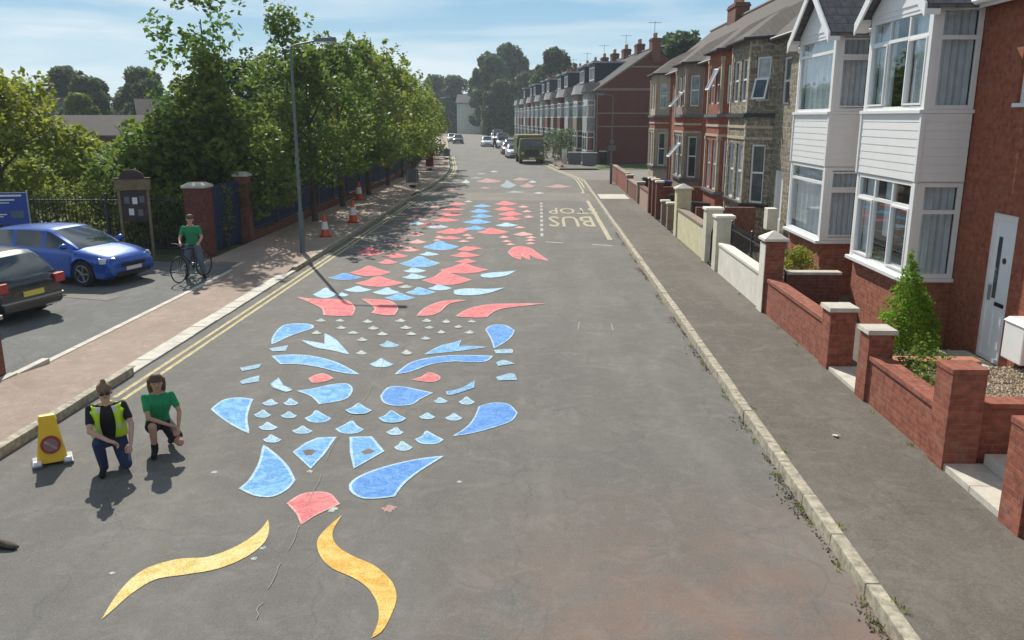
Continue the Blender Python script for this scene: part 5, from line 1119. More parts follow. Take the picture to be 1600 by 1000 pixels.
# ------------------------------------------------------------------ vehicles
def car(label, x, y, head, paint, L=4.3, W=1.8, Ht=1.45, detail=True, kind='hatch', name='parked_car', group='cars parked in the street', plate_rear='plate_y', z=0.):
    T = thing(name, label, 'car' if kind != 'van' else 'van', (x, y, z), head, group); f, k = L / 2, -L / 2; hb = .92 if kind != 'van' else 1.1; rw = .33; fx, rx = f - .82, k + .78
    Z = {'hatch': [(k, .72), (k + .04, .88), (k + .12, .95), (k + .5, .985), (0, .95), (f - 1.2, .93), (f - .8, .89), (f - .4, .82), (f - .16, .74), (f - .05, .66), (f, .54)],
         'van': [(k, 1.0), (k + .05, 1.1), (f - .9, 1.12), (f - .4, 1.0), (f - .08, .86), (f, .6)]}[kind]
    def zt(x_):
        for (a, c), (d, e) in zip(Z[:-1], Z[1:]):
            if x_ <= d: return c + (e - c) * (x_ - a) / (d - a)
        return Z[-1][1]
    def hw(x_): t = abs(x_) / f; return W / 2 * (1 - .17 * max(0, (t - .60) / .40) ** 2.2)
    def zb(x_):
        v_ = .19 + .10 * max(0, (abs(x_) / f - .9) / .1)
        for c in (fx, rx):
            dx = abs(x_ - c)
            if dx < rw + .05: v_ = max(v_, .32 + math.sqrt((rw + .05) ** 2 - dx * dx))
        return v_
    xs = sorted(set([round(k + (f - k) * i / 60, 3) for i in range(61)])); rings = []
    for x_ in xs:
        w2, t, bb = hw(x_), zt(x_), zb(x_); m1 = max(bb + .03, .42); m1 = min(m1, t - .14)
        pr = [(w2 * .93, bb), (w2 * .985, min(bb + .05, m1)), (w2, max(m1, min(.6, t - .13))), (w2 * .965, t - .07), (w2 * .89, t - .01), (w2 * .5, t + .02)]
        rings.append([(x_, -a, c) for a, c in pr] + [(x_, a, c) for a, c in pr[::-1]])
    n = 12; b = MB(); b.add([p for r_ in rings for p in r_], [(i * n + j, i * n + (j + 1) % n, (i + 1) * n + (j + 1) % n, (i + 1) * n + j) for i in range(len(rings) - 1) for j in range(n)] + [tuple(range(n))[::-1], tuple(range((len(rings) - 1) * n, len(rings) * n))])
    body = b.build('body', M[paint], T, smooth=True)
    u = MB(); u.box(k + .25, f - .25, -W / 2 + .22, W / 2 - .22, .17, .75); u.build('underbody', M['under'], T)
    if kind == 'van': A0, A1, B1, B0 = f - .85, f - 1.45, k + .12, k + .02
    else: A0, A1, B1, B0 = f - 1.05, f - 1.95, k + .55, k + .10
    zb_ = zt(0) - .012; wb, wt = W / 2 * .90, W / 2 * .70 if kind != 'van' else W / 2 * .82
    def prof(x_):   # roof height along the car
        if x_ < B1: t = (x_ - B0) / (B1 - B0); return zb_ + .0 + (Ht - .07 - zb_) * t ** .8
        if x_ > A1: t = (A0 - x_) / (A0 - A1); return zb_ + (Ht - .03 - zb_) * t ** .85
        t = (x_ - B1) / (A1 - B1); return Ht - .07 + .04 * t + .035 * math.sin(math.pi * min(1, t * 1.0))
    N_ = 26; xs = [B0 + (A0 - B0) * i / N_ for i in range(N_ + 1)]; V_ = []
    for x_ in xs:
        zt_ = max(prof(x_), zb_ + .004); hgt = (zt_ - zb_) / (Ht - zb_); ww = wb * (1 - .10 * abs((x_ - (A0 + B0) / 2) / ((A0 - B0) / 2)) ** 3); wr = ww + (wt - wb) * hgt
        V_ += [(x_, -ww, zb_ - .02), (x_, -(ww * .12 + wr * .88) - .0, zb_ + (zt_ - zb_) * .88), (x_, -wr * .90, zt_ - .006), (x_, -wr * .45, zt_ + .012 * hgt), (x_, wr * .45, zt_ + .012 * hgt), (x_, wr * .90, zt_ - .006), (x_, (ww * .12 + wr * .88), zb_ + (zt_ - zb_) * .88), (x_, ww, zb_ - .02)]
    gf, rf_ = [], []
    for i in range(N_):
        xm = (xs[i] + xs[i + 1]) / 2; t = (xm - B0) / (A0 - B0)
        for k2 in range(7):
            q = (i * 8 + k2, i * 8 + k2 + 1, (i + 1) * 8 + k2 + 1, (i + 1) * 8 + k2)
            if k2 in (0, 6): glass = A1 + .12 * (A0 - A1) < A0 and (.10 < t < .90) and not (.36 < t < .40 or .655 < t < .685) and not (kind == 'van' and t < .62)
            elif k2 in (1, 5): glass = False
            else: glass = (xm > A1 + .02 and xm < A0 - .02) or (xm < B1 - .02 and kind != 'van')
            (gf if glass else rf_).append(q)
    g = MB(); g.add(V_, gf); g.build('windows', M['glassc'], T, smooth=True); g = MB(); g.add(V_, rf_); g.build('roof', M[paint], T, smooth=True)
    for wx in (fx, rx):
        for sy in (-1, 1):
            w_ = MB(); o = sy * (W / 2 - .11); w_.lathe([(.2, -.10), (rw - .02, -.10), (rw, -.06), (rw, .06), (rw - .02, .10), (.2, .10)], (wx, o, rw), 24, 'y'); tw = w_.build('wheel', M['rubber'], T, smooth=True)
            if detail:
                r_ = MB(); r_.lathe([(.215, -.02), (.22, .02)], (wx, o + sy * .075, rw), 20, 'y'); r_.build('rim_back', M['under'], tw); r_ = MB(); oo = o + sy * .10
                for s5 in range(5):
                    a = s5 * 1.2566; ca, sa = math.cos(a), math.sin(a); r_.tube([(wx + ca * .03, oo, rw + sa * .03), (wx + ca * .205, oo, rw + sa * .205)], .024, 5)
                r_.lathe([(.05, -.02), (.05, .015)], (wx, oo, rw), 12, 'y'); r_.tube([(wx + .212 * math.cos(a), oo, rw + .212 * math.sin(a)) for a in [i * .2618 for i in range(25)]], .016, 5); r_.build('rim', M['rim'], tw, smooth=True)
    # lights, grille, plates, mirrors, bumpers
    for sy in (-1, 1):
        l_ = MB(); xf = f - .06; l_.hexa([(xf - .22, sy * W * .47, .60), (xf - .04, sy * W * .31, .60), (xf + .02, sy * W * .29, .61), (xf - .1, sy * W * .475, .61), (xf - .26, sy * W * .462, .74), (xf - .10, sy * W * .30, .735), (xf - .03, sy * W * .28, .72), (xf - .14, sy * W * .462, .73)]); l_.build('headlight', M['lamp'], T)
        l_ = MB(); xr = k + .02; l_.box(xr - .03, xr + .14, min(sy * W * .33, sy * W * .475), max(sy * W * .33, sy * W * .475), .70, .90); l_.build('tail_light', M['lampred'], T, bevel=.02)
        if detail: m_ = MB(); m_.ball((A0 - .18, sy * (W / 2 + .07), zb_ + .08), (.09, .11, .075)); m_.build('mirror', M[paint], T, smooth=True)
    gr = MB(); gr.box(f - .07, f + .006, -.42, .42, .47, .56); gr.box(f - .1, f + .004, -.6, .6, .26, .36); gr.build('grille', M['black'], T)
    for xx, m_ in ((f, 'plate_w'), (k, plate_rear)):
        p = MB(); p.box(xx - .012 if xx > 0 else xx - .025, xx + .025 if xx > 0 else xx + .012, -.26, .26, .375 if xx > 0 else .55, .465 if xx > 0 else .66); p.build('number_plate', M[m_], T)
    if detail:
        tr = MB(); tr.box(k - .035, k + .1, -W * .42, W * .42, .46, .50); tr.build('bumper_trim', M['greym'], T, bevel=.01)
        ln = MB()
        for sy in (-1, 1):
            for t in (.30, .62): xx = B0 + (A0 - B0) * t; ln.box(xx - .004, xx + .004, min(sy * W * .4985, sy * W * .502), max(sy * W * .4985, sy * W * .502), .36, .84)
            for t in (.52, .20): xx = B0 + (A0 - B0) * t; ln.box(xx, xx + .16, min(sy * W * .498, sy * W * .512), max(sy * W * .498, sy * W * .512), .77, .80)
        ln.build('door_handles', M['black'], T)
    return T
GP = 'cars in the left car park'
car('bright blue hatchback facing the street in the car park', -12.55, 21.55, R(-16), 'blue', 4.3, 1.80, 1.42, group=GP, z=.03)
car('black hatchback with its rear to the street, cut off by the left edge', -12.75, 17.35, R(180 - 14), 'blackcar', 4.4, 1.84, 1.48, group=GP, z=.03)
b = MB(); b.box(-.9, .9, -.06, .06, 0, .004); 
for (x, y, ln, w_, a) in ((-11.3, 19.35, 2.6, .5, -16), (-13.5, 14.4, 5, .1, -16)): b = MB(); b.box(-ln / 2, ln / 2, -w_ / 2, w_ / 2, 0, .002); o = b.build('parking_line', M['old'] if w_ > .3 else M['wline'], None, loc=(x, y, .033)); o.rotation_euler.z = R(a); tag(o, kind='structure')
TH = math.atan(.11)
for lab, px, Y_, pt, kd, h_, kw in (
    ('small white car parked just beyond the olive truck', 803, 92, 'whitecar', 'hatch', 1.45, {}), ('maroon car parked second beyond the olive truck', 796, 101, 'redcar', 'hatch', 1.45, {}),
    ('silver car parked third beyond the olive truck', 800, 111, 'silver', 'hatch', 1.5, {}), ('white van parked fourth beyond the olive truck', 789, 122, 'whitecar', 'van', 2.1, dict(L=5)),
    ('pale car parked fifth beyond the olive truck', 786, 134, 'silver', 'hatch', 1.5, {}), ('white van parked far up the right kerb', 783, 147, 'whitecar', 'van', 2.2, dict(L=5)), ('dark car parked far up the right kerb beyond the vans', 780, 162, 'blackcar', 'hatch', 1.5, {})):
    car(lab, (px - 843) / 1338 * Y_ - (Y_ - 92) * .012, Y_, R(-90) + TH, pt, 4.2 if kd == 'hatch' else 5, 1.75 if kd == 'hatch' else 1.95, h_, False, kd, 'parked_car' if kd == 'hatch' else 'parked_van', 'vehicles parked along the far right kerb')
car('white car driving towards the camera in the middle of the far road', -7.9, 128, R(-90) + TH, 'whitecar', 4.3, 1.8, 1.5, False, name='white_car', group='cars far up the street')
car('dark car with pale roof parked at the far left kerb', -13.6, 142, R(-90) + TH, 'blackcar', 4.3, 1.8, 1.5, False, name='parked_car', group='cars far up the street')
car('white car parked at the far left kerb under the last trees', -15.6, 152, R(-90) + TH, 'whitecar', 4.3, 1.8, 1.5, False, name='parked_car', group='cars far up the street')
pass
# olive truck
tT = thing('truck', 'dark olive green truck facing the camera, parked at the far right kerb', 'truck', (-.68, 79.2, 0), TH)
b = MB(); b.box(-1.18, 1.18, -.02, 1.7, .62, 1.45); b.hexa([(-1.15, .04, 1.452), (1.15, .04, 1.452), (1.15, 1.7, 1.452), (-1.15, 1.7, 1.452), (-1.05, .28, 2.28), (1.05, .28, 2.28), (1.05, 1.7, 2.28), (-1.05, 1.7, 2.28)]); b.build('cab', M['olive'], tT, bevel=.05)
b = MB(); b.hexa([(-1.0, .03, 1.52), (1.0, .03, 1.52), (1.0, .08, 1.52), (-1.0, .08, 1.52), (-.94, .21, 2.1), (.94, .21, 2.1), (.94, .26, 2.1), (-.94, .26, 2.1)]); b.build('windscreen', M['glassc'], tT)
b = MB(); b.box(-1.2, 1.2, -.16, .0, .38, .66); b.build('bumper', M['olive'], tT, bevel=.03); b = MB(); b.box(-.6, .6, -.05, -.021, .75, 1.3); b.build('grille', M['black'], tT)
for sx in (-1, 1):
    b = MB(); b.lathe([(.12, -.04), (.12, .0)], (sx * .88, -.03, .98), 14, 'y'); b.build('headlight', M['lamp'], tT, smooth=True)
    b = MB(); b.box(sx * 1.34 - .07, sx * 1.34 + .07, .1, .16, 1.55, 1.95); b.build('mirror', M['black'], tT)
    for y_ in (.75, 4.3): b = MB(); b.lathe([(.2, -.14), (.46, -.14), (.48, -.1), (.48, .1), (.46, .14), (.2, .14)], (sx * 1.0, y_, .48), 20, 'x'); b.build('wheel', M['rubber'], tT, smooth=True)
b = MB(); b.box(-1.22, 1.22, 1.75, 5.9, .8, 1.0); b.box(-1.24, 1.24, 1.76, 5.9, 1.0, 2.35); b.build('load_body', M['olive'], tT, bevel=.03)
b = MB(); b.box(-1.2, 1.2, 1.76, 5.85, 2.352, 2.62); b.build('tarpaulin', M['leafd'] if False else M['wood'], tT, bevel=.08); b = MB(); b.box(-.26, .26, -.18, -.161, .45, .57); b.build('number_plate', M['plate_w'], tT)
b = MB(); b.box(-.8, .8, .2, .32, 2.29, 2.4); b.build('roof_sign', M['stone_brown'], tT)

# ------------------------------------------------------------------ far terrace on the right, past the side street
PTH = TH
def far_house(label, i, kind, name='terraced_house'):
    s0 = i * 6.3; bx, by = 5.35 - math.sin(PTH) * s0, 80 + math.cos(PTH) * s0
    T = thing(name, label, 'house', (bx, by, 0), PTH, 'far terrace beyond the side street'); L_ = 6.28; ze = 6.8
    wall = {0: 'brick_g', 1: 'stone_brown', 2: 'pebble', 3: 'brick_g', 4: 'stone_brown', 5: 'brick_d'}[kind]
    w_ = MB(); P0, P1 = (0, L_), (0, 0)
    ops = [(.5, 1.5, .2, 2.4), (.5, 1.4, 4.3, 5.9)]
    wallopen(w_, P0, P1, 0, ze, ops, .12, 0)
    for y in (0, L_): w_.add([(0, y, 0), (10.6, y, 0), (10.6, y, ze), (5.3, y, 10.35), (0, y, ze)], [(0, 1, 2, 3, 4)])
    w_.add([(10.6, 0, 0), (10.6, L_, 0), (10.6, L_, ze), (10.6, 0, ze)], [(0, 1, 2, 3)]); w_.box(.15, .2, .1, L_ - .1, 0, ze - .1); w_.build('wall', M[wall], T)
    mainroof(T, 0, L_, -.3, ze - .2, 5.3, 10.4, 10.9, ze - .15, 'slate_d')
    if kind == 0:
        b = MB()
        for z in (3.35, 4.55, 6.65): b.box(.0, 10.6, -.05, -.001, z, z + (.12 if z < 6 else .22))
        b.box(3.0, 7.6, -.05, -.001, 8.7, 8.85); b.build('string_course', M['stone_brown'], T); pipe(T, -.02, -.08, 0, 6.5, 'stone_brown', .06)
        vg = MB(); vg.hexa([(-.3, -.09, ze - .3), (5.3, -.09, 10.28), (5.3, -.002, 10.28), (-.3, -.002, ze - .3), (-.3, -.09, ze - .12), (5.3, -.09, 10.46), (5.3, -.002, 10.46), (-.3, -.002, ze - .12)]); vg.build('verge_board', M['stone_brown'], T)
    # two-storey bay with bright corner posts
    b0, b1, xb = .9, 3.5, -.8
    for z0, z1 in ((0, 1.1), (2.95, 4.2), (5.85, 6.5)): bw = MB(); prism(bw, [(0, b1), (xb, b1), (xb, b0), (0, b0)], z0, z1); bw.build('bay_panel', M[wall if kind else 'pebble'], T)
    bc = MB(); prism(bc, [(0, b1 - .1), (xb + .1, b1 - .1), (xb + .1, b0 + .1), (0, b0 + .1)], 1.1, 5.86); bc.build('bay_glazing', M['glassd'], T)
    for z0, z1 in ((1.1, 2.95), (4.2, 5.85)):
        for (p, q, ln) in (((xb, b1), (xb, b0), b1 - b0), ((xb, b0), (0, b0), -xb)): window(T, p, q, .02, ln - .02, z0 + .01, z1 - .01, 2 if ln > 1 else 1, (.7,), -.0, .10, 'glassp' if z0 > 2 else 'glassd')
    bb = MB(); bb.add([(xb - .2, b0 - .2, 6.5), (xb - .2, b1 + .2, 6.5), (.3, b1 + .2, 6.5), (.3, b0 - .2, 6.5), (.6, (b0 + b1) / 2, 7.5), (xb - .1, (b0 + b1) / 2, 7.4)], [(0, 1, 5), (1, 2, 4, 5), (3, 0, 5, 4), (0, 3, 2, 1)]); bb.build('bay_roof', M['pebble' if i % 2 else 'slate_d'], T)
    if i % 3 != 0:   # loft dormer
        d = MB(); d.box(1.0, 4.6, 1.2, 4.6, 7.2, 9.55); d.build('dormer', M['navy'], T); d2 = MB(); d2.box(.75, 4.8, 1.05, 4.75, 9.551, 9.72); d2.build('dormer_roof', M['greym'], T)
        window(T, (1.0, 4.6), (1.0, 1.2), .3, 3.1, 7.9, 9.2, 3, (), .02, .12, 'glassd')
    window(T, P0, P1, .503, 1.397, 4.303, 5.897, 1, (.5,), -.03, .08, 'glassd')
    dr = MB(); dr.seg(P0, P1, .51, 1.49, .2, 2.39, -.1, -.04); dr.build('door', M['white_d' if i % 2 else 'sred'], T)
    chimney(T, 5.3, .3, 9.2, 11.3, .8, 1.2, 3)
    if i % 2 == 0:
        ar = MB(); ar.tube([(5.3, .6, 11.2), (5.3, .6, 12.8)], .025, 5); ar.tube([(4.7, .6, 12.7), (5.9, .6, 12.7)], .02, 4)
        for q in range(6): ar.tube([(4.75 + q * .22, .35, 12.7), (4.75 + q * .22, .85, 12.7)], .012, 4)
        ar.build('tv_aerial', M['lampgrey'], T)
for i in range(14):
    lab = 'terraced house with red brick gable wall facing the camera across the side street' if i == 0 else 'terraced house with pale bay windows, %s beyond the red gable house' % ordn[i - 1]
    far_house(lab, i, [0, 1, 2, 3, 4, 5, 2, 1, 4, 3, 2, 5, 4, 2][i])
# planters and bins by that corner
for lab, x, y, wx, wy, h_, m_ in (('grey rectangular planter box at the side street corner, nearer', 4.4, 74.5, 1.3, .7, 1.05, 'grey'), ('grey rectangular planter box at the side street corner, farther', 3.2, 76.8, 1.2, .7, 1.0, 'grey')):
    T = thing('planter_box', lab, 'planter', (x, y, .12), 0, 'planters at the side street corner'); b = MB(); b.frustum(0, 0, 0, h_, wx / 2 - .05, wx / 2, wy / 2 - .05, wy / 2); b.build('trough', M[m_], T, bevel=.02); b = MB(); b.box(-wx / 2 - .04, wx / 2 + .04, -wy / 2 - .04, wy / 2 + .04, h_ + .001, h_ + .07); b.build('rim', M['greym'], T, bevel=.01)
T = thing('signal_cabinet', 'small white cabinet at the left end of the grey planters', 'cabinet', (2.3, 77.5, .12)); b = MB(); b.box(-.22, .22, -.2, .2, 0, 1.25); b.build('cabinet_body', M['white_d'], T, bevel=.03); b = MB(); b.box(-.25, .25, -.23, .23, 1.251, 1.31); b.build('lid', M['greym'], T)
bush('street_hedge', 'dark hedge behind the olive truck along the far front gardens', (1.9, 86, .1), [(r.uniform(-1.6, 1.2), r.uniform(-3, 4), r.uniform(.4, 2.6), .7, .8, .6) for i in range(26)], 130, .14, 'leafd', 12)
bush('street_hedge', 'dark green shrub further up the far front gardens', (-.6, 104, .1), [(r.uniform(-1.2, 1.2), r.uniform(-2, 3), r.uniform(.4, 2.2), .7, .8, .6) for i in range(18)], 120, .16, 'leaf', 13)

# ------------------------------------------------------------------ far background
def simple_house(name, label, x, y, w_, d_, ze, zr, wall, roof, rz=0, cat='house'):
    T = thing(name, label, cat, (x, y, 0), rz, 'far buildings'); b = MB(); b.box(-w_ / 2, w_ / 2, -d_ / 2, d_ / 2, 0, ze)
    for sx in (-1, 1): b.add([(sx * w_ / 2, -d_ / 2, ze), (sx * w_ / 2, d_ / 2, ze), (sx * w_ / 2, 0, zr)], [(0, 1, 2)])
    b.build('wall', M[wall], T); q = MB()
    for sy in (-1, 1): q.hexa([(-w_ / 2 - .3, sy * (d_ / 2 + .4), ze - .2), (w_ / 2 + .3, sy * (d_ / 2 + .4), ze - .2), (w_ / 2 + .3, 0, zr), (-w_ / 2 - .3, 0, zr), (-w_ / 2 - .3, sy * (d_ / 2 + .4), ze - .05), (w_ / 2 + .3, sy * (d_ / 2 + .4), ze - .05), (w_ / 2 + .3, 0, zr + .15), (-w_ / 2 - .3, 0, zr + .15)])
    q.build('roof', M[roof], T); n_ = max(2, int(w_ / 2.4)); P0, P1 = (-w_ / 2, -d_ / 2), (w_ / 2, -d_ / 2)
    z = .9
    while z + 1.2 < ze:
        for k in range(n_): s_ = w_ * (k + .5) / n_; window(T, P0, P1, s_ - .6, s_ + .6, z, z + 1.2, 2, (), .03, .08, 'glassd')
        z += 2.8
    return T
simple_house('low_building', 'long low building with a pale grey roof above the left hedges', -41, 80, 9.5, 7, 2.7, 4.3, 'brick_d', 'tile_b', 0, 'building')
simple_house('gable_house', 'brown roofed house right of the low grey roofed building', -44.5, 100, 5.5, 8, 3.6, 6.2, 'brick_d', 'tile_b', .5)
simple_house('gable_house', 'distant house with brown roof behind the low grey roofed building', -67, 115, 9, 8, 4.2, 6.8, 'white_d', 'tile_b', -.2)
simple_house('pale_building', 'pale building standing at the far end of the street', -19.3, 238, 6.5, 9, 8.2, 10.3, 'white_d', 'slate', 0, 'building')
simple_house('pale_building', 'low grey building beside the pale one at the end of the street', -13.2, 240, 5, 8, 4.5, 7.0, 'brick_d', 'slate', 0, 'building')
GF_ = 'distant trees'
fA = (31, 60, 5, 5, 2, 16, 2.0, 150, .42, .4); fB = (33, 52, 4.2, 4.2, 1, 12, 1.8, 150, .38, .35); fC = (35, 40, 2.0, 2.0, .5, 15, 1.3, 190, .33, .3)
for i, (lab, x, y, k, s, m_) in enumerate((
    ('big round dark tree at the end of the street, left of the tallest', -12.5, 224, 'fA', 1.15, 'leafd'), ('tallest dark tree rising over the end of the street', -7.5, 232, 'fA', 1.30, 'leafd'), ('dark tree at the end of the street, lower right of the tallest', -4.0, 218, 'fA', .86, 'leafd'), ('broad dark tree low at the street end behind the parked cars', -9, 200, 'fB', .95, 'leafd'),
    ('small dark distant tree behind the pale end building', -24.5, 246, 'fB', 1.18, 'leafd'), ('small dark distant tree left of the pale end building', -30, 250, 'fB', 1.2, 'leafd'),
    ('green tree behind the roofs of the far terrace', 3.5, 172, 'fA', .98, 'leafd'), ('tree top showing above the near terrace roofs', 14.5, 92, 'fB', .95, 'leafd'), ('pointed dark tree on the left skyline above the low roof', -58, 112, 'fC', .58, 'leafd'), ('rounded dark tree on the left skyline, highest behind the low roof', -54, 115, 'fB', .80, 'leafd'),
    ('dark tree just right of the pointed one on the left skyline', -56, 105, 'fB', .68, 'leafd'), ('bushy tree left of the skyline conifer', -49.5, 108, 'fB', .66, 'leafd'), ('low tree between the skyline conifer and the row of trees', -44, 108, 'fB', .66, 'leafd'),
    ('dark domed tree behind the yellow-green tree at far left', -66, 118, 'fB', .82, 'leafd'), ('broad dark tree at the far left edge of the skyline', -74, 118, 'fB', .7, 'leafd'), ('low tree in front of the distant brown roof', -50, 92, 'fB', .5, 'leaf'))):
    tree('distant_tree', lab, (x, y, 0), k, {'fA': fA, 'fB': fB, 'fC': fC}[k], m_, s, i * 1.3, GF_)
fw_ = []
r = random.Random(77)
for i in range(420): x = r.uniform(-330, 160); fw_.append((x, 330 + r.uniform(-20, 20), r.uniform(1, 8) * (1 + .3 * math.sin(x * .05)), 6, 4, 2.6))
me = leaves(fw_, 9, 1.0, 70); me.materials.append(M['leafd']); o = bpy.data.objects.new('far_wood', me); COL.objects.link(o); tag(o, kind='stuff')
fw_ = [(r.uniform(-75, -11.5), r.uniform(38, 100), r.uniform(.2, 1.6), 1.6, 1.6, .9) for i in range(420)]
me = leaves(fw_, 55, .22, 71); me.materials.append(M['leafo']); o = bpy.data.objects.new('undergrowth', me); COL.objects.link(o); tag(o, kind='stuff')

# ------------------------------------------------------------------ people
def fuse(b, name, m_, parent, voxel, smooth=5):
    """melt overlapping volumes into one continuous surface"""
    me = bpy.data.meshes.new(name); me.from_pydata(b.v, [], b.f); bm_ = bmesh.new(); bm_.from_mesh(me); bmesh.ops.recalc_face_normals(bm_, faces=bm_.faces); bm_.to_mesh(me); bm_.free()
    o = bpy.data.objects.new(name, me); COL.objects.link(o); rm = o.modifiers.new('r', 'REMESH'); rm.mode = 'VOXEL'; rm.voxel_size = voxel
    sm = o.modifiers.new('s', 'SMOOTH'); sm.factor = .5; sm.iterations = smooth
    m2 = bpy.data.meshes.new_from_object(o.evaluated_get(bpy.context.evaluated_depsgraph_get())); bpy.data.objects.remove(o); bpy.data.meshes.remove(me)
    m2.name = name; m2.materials.clear(); m2.materials.append(M[m_]); m2.polygons.foreach_set('use_smooth', [True] * len(m2.polygons))
    ob = bpy.data.objects.new(name, m2); COL.objects.link(ob); ob.parent = parent; return ob
OFF = {'pe': .062, 'wa': .045, 'ch': .072, 'nk0': .05}
def skinned(name, J, edges, m_, parent, root, sub=2, side=None, voxel=.011):
    """one continuous surface round a skeleton of joints {name: (x, y, z, radius[, radius2])}; trunk joints are wider than deep"""
    b = MB(); rad = lambda k: (J[k][3] + (J[k][4] if len(J[k]) > 4 else J[k][3])) / 2 * .96; P_ = lambda k: Vector(J[k][:3]); sd = side or Vector((1, 0, 0))
    for k in J:
        for q in ((-1, 0, 1) if k in OFF else (0,)): b.ball(tuple(P_(k) + sd * OFF.get(k, 0) * q), rad(k) * (.92 if k in OFF else 1), 12, 8)
    for a, c in edges:
        ra, rc = rad(a), rad(c); qs = (-1, 0, 1) if a in OFF and c in OFF else (0,)
        for q in qs: b.tube([tuple(P_(a) + sd * OFF.get(a, 0) * q), tuple(P_(c) + sd * OFF.get(c, 0) * q)] if qs != (0,) else [J[a][:3], J[c][:3]], [ra * (.92 if qs != (0,) else 1), rc * (.92 if qs != (0,) else 1)], 12)
    return fuse(b, name, m_, parent, voxel, 4)
V = Vector
def lerp(a, b, t): return a + (b - a) * t
def person(label, loc, rz, P, skin, shirt, legs, shoes, hair, bare_knee=None, sleeves=.62, long_hair=False, bun=False, glasses=False, shorts=False, vest=False, group=None, legskin=None, fem=False):
    T = thing('person', label, 'person', loc, rz, group); T.scale = (.945 if 'crouching' in label else 1,) * 3; P = {k: V(v_) for k, v_ in P.items()}
    J = {}; E = []
    def j(k, p, r1, r2=None): J[k] = (p.x, p.y, p.z, r1) + ((r2,) if r2 else ())
    sw = .85 if fem else 1.0
    hd, nk, ch, wa, pe = P['head'], P['neck'], P['chest'], P['waist'], P['pelvis']; up = (hd - nk).normalized(); fwd = P['face'].normalized(); side = up.cross(fwd).normalized()
    j('pe', pe, .115 * sw, .10); j('wa', wa, .10 * sw, .09); j('ch', ch, .13 * sw, .10); j('nk0', lerp(ch, nk, .75), .065, .06); j('nk', nk, .047, .05); j('jaw', nk + up * .06 + fwd * .012, .058, .06)
    j('hd1', hd, .078, .088); j('hd2', hd + up * .062 - fwd * .005, .068, .078); E += [('pe', 'wa'), ('wa', 'ch'), ('ch', 'nk0'), ('nk0', 'nk'), ('nk', 'jaw'), ('jaw', 'hd1'), ('hd1', 'hd2')]
    for s in ('l', 'r'):
        sh, el, wr, hn = P[s + 'sh'], P[s + 'el'], P[s + 'wr'], P[s + 'ha']; hp, kn, an, to = P[s + 'hp'], P[s + 'kn'], P[s + 'an'], P[s + 'to']
        j(s + 'sh', sh, .052 * sw); j(s + 'ua', lerp(sh, el, .5), .045 * sw); j(s + 'el', el, .037 * sw); j(s + 'fa', lerp(el, wr, .35), .036 * sw); j(s + 'wr', wr, .024 * sw, .027 * sw)
        E += [('ch', s + 'sh'), (s + 'sh', s + 'ua'), (s + 'ua', s + 'el'), (s + 'el', s + 'fa'), (s + 'fa', s + 'wr')]
        d = (hn - wr).normalized(); cu = P.get(s + 'curl', V((0, 0, -1))).normalized(); cu = (cu - d * cu.dot(d)).normalized(); sd_ = d.cross(cu).normalized()
        j(s + 'pm', wr + d * .055, .027, .020); E.append((s + 'wr', s + 'pm'))
        for q in range(4):   # four bent fingers of unequal length, then the thumb
            o_ = sd_ * ((q - 1.5) * .021); ln = (.062, .072, .068, .052)[q]; b0 = wr + d * .088 + o_
            j(s + 'f%da' % q, b0, .0105); j(s + 'f%db' % q, b0 + d * ln * .42 + cu * ln * .22, .0092); j(s + 'f%dc' % q, b0 + d * ln * .55 + cu * ln * .62, .0085); j(s + 'f%dd' % q, b0 + d * ln * .42 + cu * ln * .92, .0075)
            E += [(s + 'pm', s + 'f%da' % q), (s + 'f%da' % q, s + 'f%db' % q), (s + 'f%db' % q, s + 'f%dc' % q), (s + 'f%dc' % q, s + 'f%dd' % q)]
        ts = sd_ * (-1 if s == 'l' else 1); j(s + 'ta', wr + d * .04 + ts * .034 + cu * .008, .0125); j(s + 'tb', wr + d * .072 + ts * .048 + cu * .022, .0105); j(s + 'tc', wr + d * .098 + ts * .04 + cu * .035, .009)
        E += [(s + 'pm', s + 'ta'), (s + 'ta', s + 'tb'), (s + 'tb', s + 'tc')]
        j(s + 'hp', hp, .085 * sw); j(s + 'th', lerp(hp, kn, .5), .078 * sw); j(s + 'kn', kn, .056); j(s + 'cf', lerp(kn, an, .35) , .052); j(s + 'an', an, .036); j(s + 'to', to, .032, .026)
        E += [('pe', s + 'hp'), (s + 'hp', s + 'th'), (s + 'th', s + 'kn'), (s + 'kn', s + 'cf'), (s + 'cf', s + 'an'), (s + 'an', s + 'to')]
    J = {k: v_[:3] + tuple(max(.004, q) for q in v_[3:]) for k, v_ in J.items()}
    body = skinned('body', J, E, skin, T, 'pe', 2, (P['lsh'] - P['rsh']).normalized(), .0052)
    # face: nose, lips, eyes, ears
    n_ = MB(); n_.ball(tuple(hd + fwd * .088 - up * .018), (.013, .013, .018)); n_.build('nose', M[skin], T, smooth=True)
    for sg_ in (-1, 1):
        e = MB(); e.ball(tuple(hd + side * sg_ * .083 - up * .012), (.014, .018, .028)); e.build('ear', M[skin], T, smooth=True)
        if not glasses: e = MB(); e.ball(tuple(hd + fwd * .078 + side * sg_ * .031 + up * .012), (.010, .008, .006)); e.build('eye', M['black'], T, smooth=True)
    l_ = MB(); l_.ball(tuple(hd + fwd * .078 - up * .052), (.024, .012, .007)); l_.build('mouth', M['lampred'] if False else M['terracotta'], T, smooth=True)
